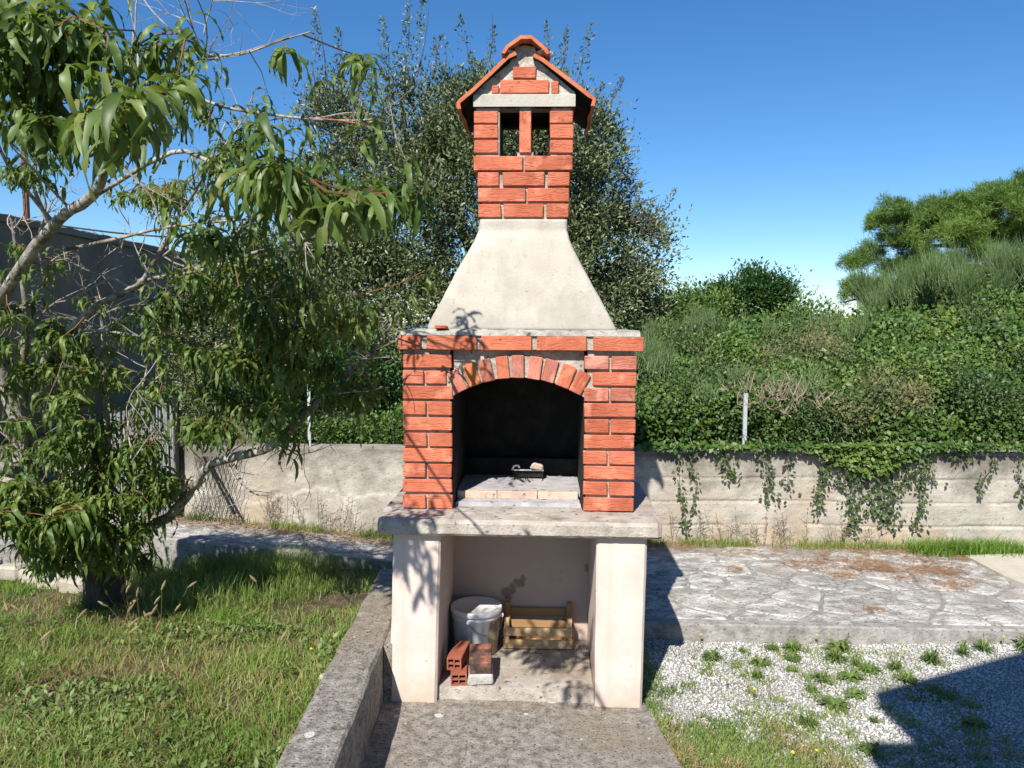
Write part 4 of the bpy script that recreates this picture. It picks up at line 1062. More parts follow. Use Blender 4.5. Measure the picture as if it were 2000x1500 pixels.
# long arching bramble shoots poking out
def bush(name, label, cat, blobs, Y, dY, nclump, nleaf, csize, L, Wd, m, base, group=None, up=.35, trunk=True, surf=.65):
    p = P(base[0], base[1], Y); p.z = max(.65, min(p.z, .9)) if base[1] > 700 else p.z
    t = thing(name, label, cat, p, 0, group)
    crown('foliage', blobs, Y, dY, nclump, nleaf, csize, L, Wd, m, t, p, surf, up)
    if trunk:
        a = MB()
        for b in blobs[:6]:
            q = P(b[0], b[1], Y) - p; a.tube([(0, 0, -.1), q * .5 + Vector((.05, 0, .1)), q], [.05, .03, .012], 6)
        a.build('stems', 'oakbark', t)
    return t
bush('laurel_tree', 'rounded dark green tree rising above the thicket right of the barbecue', 'tree',
     [(1460, 590, 72, 46), (1408, 605, 42, 36), (1518, 588, 30, 38), (1450, 655, 110, 45)], 12.5, 1.2, 620, 52000, .24, .06, .45, 'laurel', (1460, 700))
bush('green_shrub', 'mid green rounded shrub between the holm oak and the darker tree', 'shrub',
     [(1340, 618, 50, 38), (1375, 605, 42, 32), (1320, 640, 60, 45), (1290, 670, 60, 50), (1560, 630, 50, 22), (1600, 650, 50, 22)], 11.0, 1.0, 420, 24000, .24, .055, .5, 'bramble', (1350, 720))

def broom(name, label, u, v, Y, wpx, hpx, n, m='broom', spread=.5, group='broom bushes above the thicket', seedlen=1.0):
    """rush like green twigs fanning upward"""
    base = P(u, v, Y); t = thing(name, label, 'broom bush', base, 0, group)
    s = Y / F; n_ = n
    nt_ = 26; tc_ = rng.normal(0, .5, (nt_, 3)) * np.array([wpx * s, .7, hpx * s * .35]); tl_ = rng.uniform(.45, 1.05, nt_); ta_ = rng.normal(0, .22, nt_); ki = rng.integers(0, nt_, n_)
    o0 = tc_[ki] + rng.normal(0, .035, (n_, 3)); o0[:, 2] += hpx * s * .3 * np.array([fbm(q[0] * 3, q[1] * 3, u) for q in o0])
    th = rng.normal(0, spread * .45, n_) + ta_[ki]; ph = rng.normal(0, .3, n_)
    L = hpx * s * rng.uniform(.35, 1.0, n_) * tl_[ki]
    d = np.stack([np.sin(th), np.sin(ph), np.cos(th)], 1); d = unit(d)
    tip = o0 + d * L[:, None] + np.array([0, 0, 0]); mid = o0 + d * L[:, None] * .5 + rng.normal(size=(n_, 3)) * .02
    w = .0042; sd = unit(np.cross(d, np.array([0., 1., 0.])) + rng.normal(size=(n_, 3)) * .3) * w
    v_ = np.stack([o0 - sd, o0 + sd, mid + sd * .8, mid - sd * .8, tip], 1).reshape(-1, 3); k = np.arange(n_)[:, None] * 5
    f_ = np.concatenate([k + [0, 1, 2], k + [0, 2, 3], k + [3, 2, 4]], 1).reshape(-1, 3)
    tag(link('twigs', npmesh('twigs', v_, f_), m, t), kind='stuff')
    a = MB()
    for q in range(7): e = (random.uniform(-.3, .3) * wpx * s, random.uniform(-.1, .1), .3 * hpx * s); a.tube([(random.uniform(-.05, .05), 0, -.25), (e[0] * .5, 0, .0), e], [.018, .012, .005], 5)
    a.build('stems', 'oakbark', t); return t
broom('broom_bush', 'large pale green broom bush at the right edge, above the brambles', 1960, 590, 9.7, 170, 115, 7000)
broom('broom_bush', 'pale broom bush left of the large one, below the pine branches', 1830, 600, 9.6, 130, 105, 5200)
broom('broom_bush', 'thin feathery broom sprig standing against the sky in the gap by the sea', 1610, 660, 9.6, 55, 85, 420, spread=.28)
broom('broom_bush', 'broad low broom bush on the skyline right of the hood', 1330, 660, 9.4, 120, 55, 3200, spread=.7)
broom('broom_bush', 'broom bush in the middle of the thicket with upright twigs', 1700, 665, 9.0, 110, 50, 2800, spread=.6)
broom('broom_bush', 'half-dry broom bush with bare brown twigs right of the white post', 1480, 770, 7.4, 110, 70, 1800, spread=.9)
dr = broom('dry_bush', 'tangle of dead broom twigs hanging below the half-dry bush', 1488, 775, 7.0, 70, 55, 260, 'dry', 1.6, 'dead undergrowth')
broom('broom_bush', 'dark broom bush beside the barbecue top course', 1290, 730, 7.9, 80, 80, 2000, spread=.6)

# --- pine at upper right
YP = 15.0
pine = thing('pine_tree', 'tall bright green pine at the upper right edge', 'tree', P(2090, 700, YP))
po = pine.location
pb = [(1735, 500, 40, 34), (1800, 500, 60, 50), (1690, 575, 40, 24), (1850, 420, 70, 36), (1780, 440, 62, 40), (1940, 410, 80, 44), (1748, 425, 34, 18), (1795, 412, 36, 18), (1850, 405, 38, 20), (1905, 385, 42, 22), (1965, 378, 45, 24), (2040, 380, 60, 30), (1735, 470, 34, 16), (1790, 462, 45, 22), (1860, 450, 50, 24),
      (1930, 440, 55, 28), (2000, 440, 55, 30), (1712, 512, 30, 13), (1760, 512, 34, 16), (1810, 505, 34, 18), (1700, 565, 34, 12), (1745, 545, 30, 14), (1672, 585, 26, 9), (1690, 605, 24, 9), (1900, 500, 60, 30), (1980, 500, 70, 35), (2100, 450, 70, 60), (1655, 575, 10, 6)]
wts = np.array([b[2] * b[3] for b in pb], float); wts /= wts.sum(); nc = 2300
lob = []
for i in rng.choice(len(pb), 125, p=wts):
    u, w, ru, rv = pb[i]; d = rng.normal(size=3); d /= np.linalg.norm(d); r = rng.uniform(.5, 1.05); s = YP / F; c = P(u, w, YP)
    lob.append((c.x + d[0] * r * ru * s, c.y + d[1] * r * ru * s * 1.3 + rng.normal(0, .3), c.z + d[2] * r * rv * s))
lob = np.array(lob); li_ = rng.integers(0, len(lob), nc); cc = rng.normal(size=(nc, 3)) * np.array([.15, .15, .06]); cc[:, 2] += .05 - 1.2 * (cc[:, 0] ** 2 + cc[:, 1] ** 2); cc = lob[li_] + cc
nl = 230000; k = rng.integers(0, nc, nl)
d = unit(rdir(nl) + np.array([0, 0, .55])); pos = cc[k] + d * .02 + rng.normal(size=(nl, 3)) * .035
ll = .11 * rng.uniform(.6, 1.2, nl)
vv, ff = leafquads(pos, d, rdir(nl), ll, np.full(nl, .0085), 0)
tag(link('crown', npmesh('crown', vv - np.array(po), ff), 'pine', pine), kind='stuff')
a = MB(); a.tube([P(2090, 760, YP) - po, P(2080, 560, YP) - po, P(2060, 400, YP) - po], [.2, .15, .06], 8); a.build('trunk', 'oakbark', pine)
for pts in ([(2080, 560), (1900, 520), (1760, 560), (1650, 590)], [(2080, 540), (1900, 480), (1720, 480)], [(2070, 500), (1900, 440), (1740, 430)], [(2065, 450), (1960, 400), (1850, 410)], [(2080, 580), (1850, 560), (1700, 600)]):
    a = MB(); a.tube([P(u, w, YP) - po for u, w in pts], [.075 * (1 - .8 * i / (len(pts) - 1)) for i in range(len(pts))], 6); a.build('limb', 'oakbark', pine)

# --- left shrubs behind the wall
bush('evergreen_shrub', 'dark evergreen shrub behind the wall left of the barbecue', 'shrub', [(640, 800, 90, 70), (730, 800, 70, 75), (560, 800, 70, 60), (660, 720, 110, 60)], 8.2, 1.0, 420, 30000, .2, .05, .5, 'laurel', (650, 870))
bush('low_green_shrub', 'low bright green shrub hanging over the wall beside the hearth', 'shrub', [(620, 850, 50, 24), (680, 850, 50, 26), (745, 845, 50, 28), (800, 840, 60, 36), (560, 860, 40, 18)], 7.05, .35, 260, 13000, .12, .035, .6, 'bramble', (700, 870), trunk=False)
bush('pale_shrub', 'pale grey-green shrub between the dark shed and the holm oak', 'shrub', [(480, 540, 50, 60), (520, 640, 80, 80), (440, 640, 60, 70), (450, 760, 70, 90), (400, 600, 40, 60), (430, 560, 50, 50), (400, 740, 45, 100), (390, 670, 30, 60)], 10.2, 1.0, 560, 42000, .24, .055, .38, 'oak', (480, 860))

# --- white post at the thicket, second thin post at the left
a = MB(); p = P(1433, 858, 6.95); a.box(-.016, .016, -.012, .012, 0, P(1433, 762, 6.95).z - .82); tag(a.build('fence_post', 'galv', None, (p.x, 6.635, .82)), 'pale thin post standing on the wall before the brambles', 'post', 'thin posts on the wall')
a = MB(); p = P(621, 850, 6.95); a.box(-.012, .012, -.01, .01, 0, P(621, 745, 6.95).z - .82); tag(a.build('fence_post', 'galv', None, (p.x, 6.66, .82)), 'thin grey post on the wall left of the barbecue, half hidden by peach leaves', 'post', 'thin posts on the wall')

# --- creepers hanging over the wall
def vine(u, v1, drift, n, label, w=.06, big=1.0, v0=872):
    top = P(u, v0, YW - .02); t = thing('hanging_vine', label, 'creeper', top, 0, 'bramble strands hanging down the wall')
    pts = []; K = 14
    for i in range(K + 1):
        s = i / K; p = P(u + drift * s + 8 * fbm(u * .1, s * 3), v0 + (v1 - v0) * s, YW - .035); pts.append(p - top)
    pts = [Vector((0, .10, .06))] + pts
    a = MB(); a.tube(pts, .0028, 4); a.build('stem', 'dry', t)
    tt = rng.random(n) ** .9 * K; i = tt.astype(int); fr = (tt - i)[:, None]; A = np.array([tuple(p) for p in pts[1:]])
    pos = A[i] * (1 - fr) + A[np.minimum(i + 1, K)] * fr + rng.normal(size=(n, 3)) * np.array([w, .012, .02])
    pos[:, 1] = np.minimum(pos[:, 1], .0) - .008
    d = unit(rdir(n) + np.array([0, -.3, -.9])); ll = .042 * big * rng.uniform(.55, 1.25, n)
    vv, ff = leafquads(pos, d, unit(rdir(n) * .6 + np.array([0, -1, .25])), ll, ll * .62, .2)
    tag(link('leaves', npmesh('leaves', vv, ff), 'vine', t), kind='stuff')
vine(1322, 1035, 15, 60, 'thin bramble strand hanging down the wall nearest the barbecue', .02)
vine(1352, 1000, 6, 46, 'second bramble strand from the barbecue, hanging halfway down the wall', .02)
vine(1410, 935, 18, 70, 'short leafy strand hanging below the white post', .04)
vine(1490, 980, 14, 70, 'leafy strand hanging right of the white post', .04)
vine(1540, 955, 0, 34, 'short strand hanging alone in the middle of the right wall', .025)
vine(1625, 1005, -35, 120, 'strand drifting left out of the thick creeper curtain', .03)
vine(1650, 945, 5, 200, 'short wide part of the creeper curtain on the right wall', .12, v0=868)
vine(1672, 1040, -8, 190, 'longest strand of the creeper curtain, nearly reaching the grass', .045)
vine(1705, 1010, 15, 280, 'thick middle strand of the creeper curtain', .09)
vine(1745, 1030, -15, 170, 'long strand on the right half of the creeper curtain', .05)
vine(1760, 950, 20, 200, 'broad short strand at the right of the creeper curtain', .10)
vine(1815, 1035, -30, 130, 'long dark strand hanging right of the creeper curtain', .028)
vine(1945, 960, -30, 46, 'small strand hanging near the right end of the wall', .02)
vine(1870, 900, -4, 60, 'tiny tuft of creeper hanging over the wall top at the right', .07)
vine(1990, 985, 5, 50, 'strand hanging at the right edge of the picture', .02)
# creeper mass spilling over the coping
n = 6500; uu = rng.uniform(1250, 2080, n); dens = np.exp(-((uu - 1700) / 75) ** 2) + .22; keep = rng.random(n) < dens; uu = uu[keep]; n = len(uu)
drop = rng.random(n) ** 2 * (10 + 55 * np.exp(-((uu - 1700) / 75) ** 2))
pos = np.array([tuple(P(u, 868 + dd, 6.56 - rng.random() * .06)) for u, dd in zip(uu, drop)])
ll = .045 * rng.uniform(.5, 1.3, n); d = unit(rdir(n) + np.array([0, -.3, -.4])); vv, ff = leafquads(pos, d, unit(rdir(n) * .5 + np.array([0, -.8, .5])), ll, ll * .7, .2)
tag(link('creeper_fringe', npmesh('creeper_fringe', vv, ff), 'bramble'), 'green creeper spilling over the top edge of the right wall', 'creeper', kind='stuff')

# ================================================================== LEFT BACKGROUND
# dark rendered outbuilding, its long side facing right
sh = thing('outbuilding', 'dark grey rendered outbuilding at the left behind the peach tree', 'building', (-5, 9, 0))
a = MB(); zt2 = 2.88
a.box(-9.3, -5.0, 7.3, 12.5, .3, zt2 - .04); a.build('walls', 'shed', sh, (5, -9, 0))
a = MB(); v, f = roughbox(-9.35, -4.97, 7.25, 12.52, zt2 - .04, zt2 + .04, .08, .016, .01); a.add(v, f); a.build('roof_edge', 'shed', sh, (5, -9, 0))
a = MB(); v, f = roughbox(0, .2, 0, 3.6, -.1, .80, .05, .008, .008); a.add([(-3.42 - y, YW + x, z) for x, y, z in v], f)
tag(a.build('garden_wall', 'wallc'), 'short stretch of low grey wall left of the slatted gate, behind the peach tree', 'wall')
# gate of corrugated slats
g0 = P(222, 1000, 6.55); g1 = P(345, 1000, 6.55)
gt = thing('slatted_gate', 'grey gate of narrow upright slats beside the end of the wall', 'gate', (g1.x, 6.55, .2))
n = 24
for i in range(n):
    x = (g0.x - g1.x) * (i + .5) / n; h = 1.02 - .10 * (i / n)
    a = MB()
    w = abs(g0.x - g1.x) / n
    a.tube([(jx(.003), jx(.004), h * q_ / 5) for q_ in range(6)], w * .36, 6); link('slat', a.mesh('slat'), 'slat', gt, (x, .0, 0), (0, jx(.012), 0))
a = MB()
for z in (.12, .55, .92): a.box(g0.x - g1.x, 0, .012, .028, z, z + .03)
a.build('rails', 'metal_dark', gt)
a = MB(); a.tube([(0.02, .0, -.1), (.02, .0, 1.10)], .022, 8); a.tube([(g0.x - g1.x - .02, 0, -.1), (g0.x - g1.x - .02, 0, 1.0)], .02, 8); a.build('gate_posts', 'metal_dark', gt)
# dark lattice and bar modelled in place of a mesh shadow on the wall
e0 = P(385, 1008, 6.45); 
mp_ = thing('mesh_shadow_lattice', 'dark diamond lattice and bar standing in for a mesh shadow on the wall', 'shadow lattice', (e0.x, 6.42, pz(e0.x)))
a = MB(); wd, ht = .33, .52
k = 9
for i in range(-k, k + 1):
    for s in (-1, 1):
        pts = []
        for t in np.linspace(0, 1, 12):
            x = i * wd / k + s * t * wd * .5; z = t * ht
            if -.06 <= x <= wd + .02: pts.append((x, .02 + .12 * t, z + .01))
        if len(pts) > 1: a.tube(pts, .0022, 3, False)
a.build('mesh', 'metal_dark', mp_)
q0 = P(398, 892, 6.53); q1 = P(458, 1003, 6.44); a = MB(); a.tube([q1 - Vector(mp_.location), q0 - Vector(mp_.location)], .012, 6); a.build('shadow_bar', 'metal_dark', mp_)
# pole and cable
pp = P(57, 480, 9.0); pole = thing('utility_pole', 'rusty iron pole with a white insulator above the outbuilding', 'pole', (pp.x, 9.0, .6))
a = MB(); a.tube([(0, 0, 0), (-.02, 0, P(50, 245, 9).z - .6)], .034, 8); a.build('mast', 'rust', pole)
zi = P(50, 255, 9).z - .6
a = MB(); a.box(-.06, .04, -.05, .0, zi, zi + .16); a.box(.04, .13, -.03, -.01, zi + .03, zi + .05); a.build('insulator', 'white', pole)
a = MB(); ca = P(60, 432, 9.0); cb = P(620, 452, 9.2); a.tube([ca + (cb - ca) * t - Vector((0, 0, .12 * math.sin(math.pi * t))) for t in np.linspace(0, 1, 12)], .010, 5)
tag(a.build('overhead_cable', 'metal_dark'), 'thin dark overhead cable crossing behind the peach branches', 'cable')

# ================================================================== PEACH TREE
T0 = PZ(205, 1185, .05)
pt = thing('peach_tree', 'spreading peach tree with long drooping leaves and pale bare branches on the lawn', 'tree', T0)
limbs = [
 # (u, v, Y, r) ...
 [(205, 1190, 5.0, .155), (200, 1130, 4.98, .13), (180, 1060, 4.93, .11), (120, 965, 4.85, .085), (62, 900, 4.8, .07), (35, 810, 4.7, .062), (8, 705, 4.6, .055), (-20, 620, 4.4, .048), (10, 570, 4.2, .042), (70, 480, 3.95, .036), (120, 425, 3.8, .034), (182, 382, 3.6, .030), (215, 300, 3.3, .018), (250, 190, 3.0, .011), (262, 60, 2.9, .006)],
 [(190, 1100, 4.95, .052), (255, 1055, 4.85, .046), (330, 1008, 4.75, .040), (362, 970, 4.68, .036), (395, 925, 4.6, .034), (440, 896, 4.5, .033), (515, 878, 4.4, .032), (575, 830, 4.33, .030), (635, 775, 4.27, .024), (690, 722, 4.2, .018), (740, 672, 4.12, .012), (785, 600, 4.05, .006)],
 [(120, 970, 4.85, .05), (60, 930, 4.7, .045), (48, 820, 4.6, .030), (44, 720, 4.5, .028), (52, 620, 4.4, .022), (38, 520, 4.3, .016), (20, 420, 4.2, .008)],
 [(30, 800, 4.7, .04), (95, 690, 4.5, .026), (178, 605, 4.3, .022), (235, 575, 4.2, .021), (282, 545, 4.1, .020), (330, 460, 4.0, .014), (345, 430, 3.95, .011), (400, 340, 3.8, .007), (440, 240, 3.7, .004)],
 [(270, 548, 4.12, .014), (380, 532, 4.0, .012), (470, 502, 3.9, .011), (540, 482, 3.8, .010), (605, 462, 3.7, .007)],
 [(125, 488, 4.0, .012), (240, 463, 3.95, .011), (330, 443, 3.9, .009), (480, 428, 3.8, .006)],
 [(190, 380, 3.6, .013), (335, 297, 3.45, .012), (400, 312, 3.4, .011), (488, 350, 3.3, .009), (560, 365, 2.5, .007), (680, 382, 2.15, .004)],
 [(215, 300, 3.3, .011), (360, 200, 3.4, .010), (450, 212, 3.3, .009), (560, 228, 3.2, .007), (690, 236, 3.1, .006), (760, 225, 3.05, .003)],
 [(262, 130, 3.1, .008), (330, 150, 3.2, .008), (400, 112, 3.2, .007), (470, 107, 3.2, .006), (540, 82, 3.15, .005), (608, 62, 3.1, .004)],
 [(260, 190, 3.1, .008), (270, 120, 3.1, .006), (262, 50, 3.1, .004), (245, -20, 3.1, .003)],
 [(335, 60, 3.1, .005), (300, 25, 3.1, .004), (275, -10, 3.1, .003)],
 [(400, 112, 3.2, .006), (378, 60, 3.2, .004), (362, -20, 3.2, .003)], [(398, 70, 3.2, .004), (405, 35, 3.2, .003), (422, -10, 3.2, .002)],
 [(200, 1080, 4.9, .035), (203, 940, 4.75, .026), (206, 760, 4.6, .020), (200, 640, 4.5, .015), (188, 580, 4.45, .008)],
 [(250, 560, 4.2, .012), (300, 600, 4.1, .010), (340, 560, 4.0, .008), (420, 520, 3.9, .005)],
 [(100, 450, 3.9, .016), (70, 380, 3.8, .012), (60, 330, 3.7, .009), (30, 240, 3.6, .006), (60, 120, 2.9, .005)],
 [(90, 560, 4.3, .012), (75, 470, 4.2, .010), (90, 400, 4.1, .008), (60, 300, 4.0, .006)],
 [(100, 430, 3.9, .012), (20, 330, 3.6, .010), (-20, 240, 3.4, .008)],
 [(-60, 900, 4.5, .06), (10, 915, 4.6, .055), (60, 935, 4.7, .05), (120, 985, 4.85, .05)],
 [(95, 660, 4.5, .010), (180, 645, 4.4, .009), (280, 660, 4.25, .008), (335, 692, 4.2, .007), (420, 680, 4.1, .005), (500, 620, 4.0, .003)],
 [(250, 820, 4.5, .012), (262, 800, 4.45, .014), (290, 755, 4.4, .010), (350, 700, 4.3, .005)],
 [(320, 500, 4.0, .008), (400, 420, 3.9, .007), (410, 330, 3.85, .005), (470, 240, 3.8, .004), (500, 170, 3.8, .003)],
]
reds = [[(385, 880, 4.5, .008), (405, 800, 4.4, .007), (425, 720, 4.3, .005), (470, 640, 4.2, .003)], [(400, 860, 4.5, .007), (440, 800, 4.4, .005), (510, 770, 4.3, .003)],
        [(545, 860, 4.3, .009), (520, 770, 4.25, .007), (530, 715, 4.2, .006), (500, 630, 4.15, .004), (480, 560, 4.1, .003)], [(525, 722, 4.2, .006), (555, 640, 4.1, .005), (585, 570, 4.0, .003)],
        [(590, 230, 3.2, .005), (660, 235, 3.1, .004), (720, 245, 3.0, .003)], [(560, 365, 2.5, .005), (620, 378, 2.25, .004), (680, 382, 2.15, .0035), (740, 384, 2.12, .003), (800, 385, 2.2, .002)], [(620, 790, 4.3, .006), (700, 740, 4.2, .005), (735, 690, 4.1, .003)],
        [(120, 960, 4.8, .008), (130, 800, 4.6, .006), (118, 690, 4.5, .004)], [(90, 850, 4.7, .006), (110, 700, 4.5, .005), (150, 640, 4.4, .003)]]
NODES = []
def limb(pts, name, m, n=8):
    W_ = [P(u, v_, Y) for (u, v_, Y, r) in pts]; Rr = [p[3] * (.78 if p[3] < .05 else .88) for p in pts]
    if len(W_) > 2:      # smooth
        W2, R2 = [], []
        for i in range(len(W_) - 1):
            p0 = W_[max(0, i - 1)]; p1 = W_[i]; p2 = W_[i + 1]; p3 = W_[min(len(W_) - 1, i + 2)]
            for t in (0, .33, .66):
                q = .5 * ((2 * p1) + (p2 - p0) * t + (2 * p0 - 5 * p1 + 4 * p2 - p3) * t * t + (3 * p1 - p0 - 3 * p2 + p3) * t ** 3)
                r = Rr[i] + (Rr[i + 1] - Rr[i]) * t
                W2.append(q + Vector((fbm(q.x * 9, q.z * 9, 1), fbm(q.x * 9, q.z * 9, 2), fbm(q.x * 9, q.z * 9, 3))) * min(.012, r * .5)); R2.append(r * (1 + .10 * fbm(q.x * 20, q.z * 20)))
        W2.append(W_[-1]); R2.append(Rr[-1])
    else: W2, R2 = W_, Rr
    for p, r in zip(W2, R2): NODES.append((p, r))
    a = MB(); a.tube([p - T0 for p in W2], R2, n); a.build(name, m, pt, smooth=True)
# root flare and first metre of dark trunk
a = MB(); a.tube([T0 - T0 + Vector((0, 0, -.12)), Vector((0, 0, .0)), P(203, 1130, 4.98) - T0, P(190, 1085, 4.95) - T0, P(150, 1010, 4.89) - T0], [.17, .135, .12, .11, .085], 12); a.build('trunk', 'trunkbark', pt, smooth=True)
for i, l in enumerate(limbs): limb(l if i else l[2:], 'branch', 'bark', 10 if l[0][3] > .03 else 6)
for l in reds: limb(l, 'shoot', 'red_twig', 6)
# bare grey twigs
a = MB()
def wander(p, d, L, r, depth):
    n = max(4, int(L / .05)); pts = [p]; d = d.normalized()
    for i in range(n):
        d = (d + Vector((random.gauss(0, .14), random.gauss(0, .14), random.gauss(.01, .14)))).normalized(); pts.append(pts[-1] + d * L / n)
    a.tube([q - T0 for q in pts], [r * (1 - .8 * i / n) for i in range(n + 1)], 4, False)
    if depth:
        for k in range(random.randint(2, 4)):
            i = random.randint(1, n - 1); dd = (d + Vector((random.gauss(0, .8), random.gauss(0, .5), random.gauss(.1, .8)))); wander(pts[i], dd, L * random.uniform(.3, .6), r * .55, depth - 1)
thin = [nd for nd in NODES if nd[1] < .05 and P(0, 0, 5)]
for k in range(95):
    p, r = random.choice(thin)
    if p.z < 1.0 or p.x > -.75: continue
    wander(p, Vector((random.gauss(.35, .7), random.gauss(-.1, .5), random.gauss(.25, .6))), random.uniform(.2, .65), min(.006, r * .6) + .0012, 2)
tag(a.build('bare_twigs', 'twig', pt), kind='stuff')

# leaf shapes: folded, wavy, arching downward
def peachleaf(bend, twist, wav, seed):
    """a folded wavy blade that first rises outward, then arches over and hangs"""
    K = 8; v = []; x = z = y = 0.0
    for i in range(K + 1):
        t = i / K; w = .5 * .145 * (math.sin(math.pi * min(1, t * .97 + .03)) ** .8) * (1.15 - .4 * t)
        if i == 0: w = .012
        if i == K: w = .003
        ang = .55 - (bend + .55) * (1 - (1 - t) ** 2.2)
        wa = .032 * wav * math.sin(t * 16 + seed); up = .30
        nx_, nz_ = -math.sin(ang), math.cos(ang)
        lift = w * up
        v.append((x + nx_ * (lift + wa), y - w, z + nz_ * (lift + wa))); v.append((x, y, z)); v.append((x + nx_ * (lift - wa), y + w, z + nz_ * (lift - wa)))
        x += math.cos(ang) / K; z += math.sin(ang) / K; y += twist * .05 * t
    f = []
    for i in range(K):
        k = i * 3; f += [(k, k + 3, k + 4, k + 1), (k + 1, k + 4, k + 5, k + 2)]
    return v, f
LV = [peachleaf(b, t, w, s) for b, t, w, s in ((1.45, 0, .6, 0), (1.6, 1, 1, 1), (1.75, -1, .8, 2), (1.2, 1, 1, 3), (1.85, -.5, .7, 4), (1.5, -1, 1.2, 5), (1.3, .6, .5, 6), (1.65, -.4, 1.3, 7))]
LM = []
for v, f in LV:
    me = pymesh('leaf', v, f, True); me.materials.append(M['peach1']); LM.append(me)
LT = [(np.array(v), np.array([[q[0], q[1], q[2]] for q in f] + [[q[0], q[2], q[3]] for q in f])) for v, f in LV]

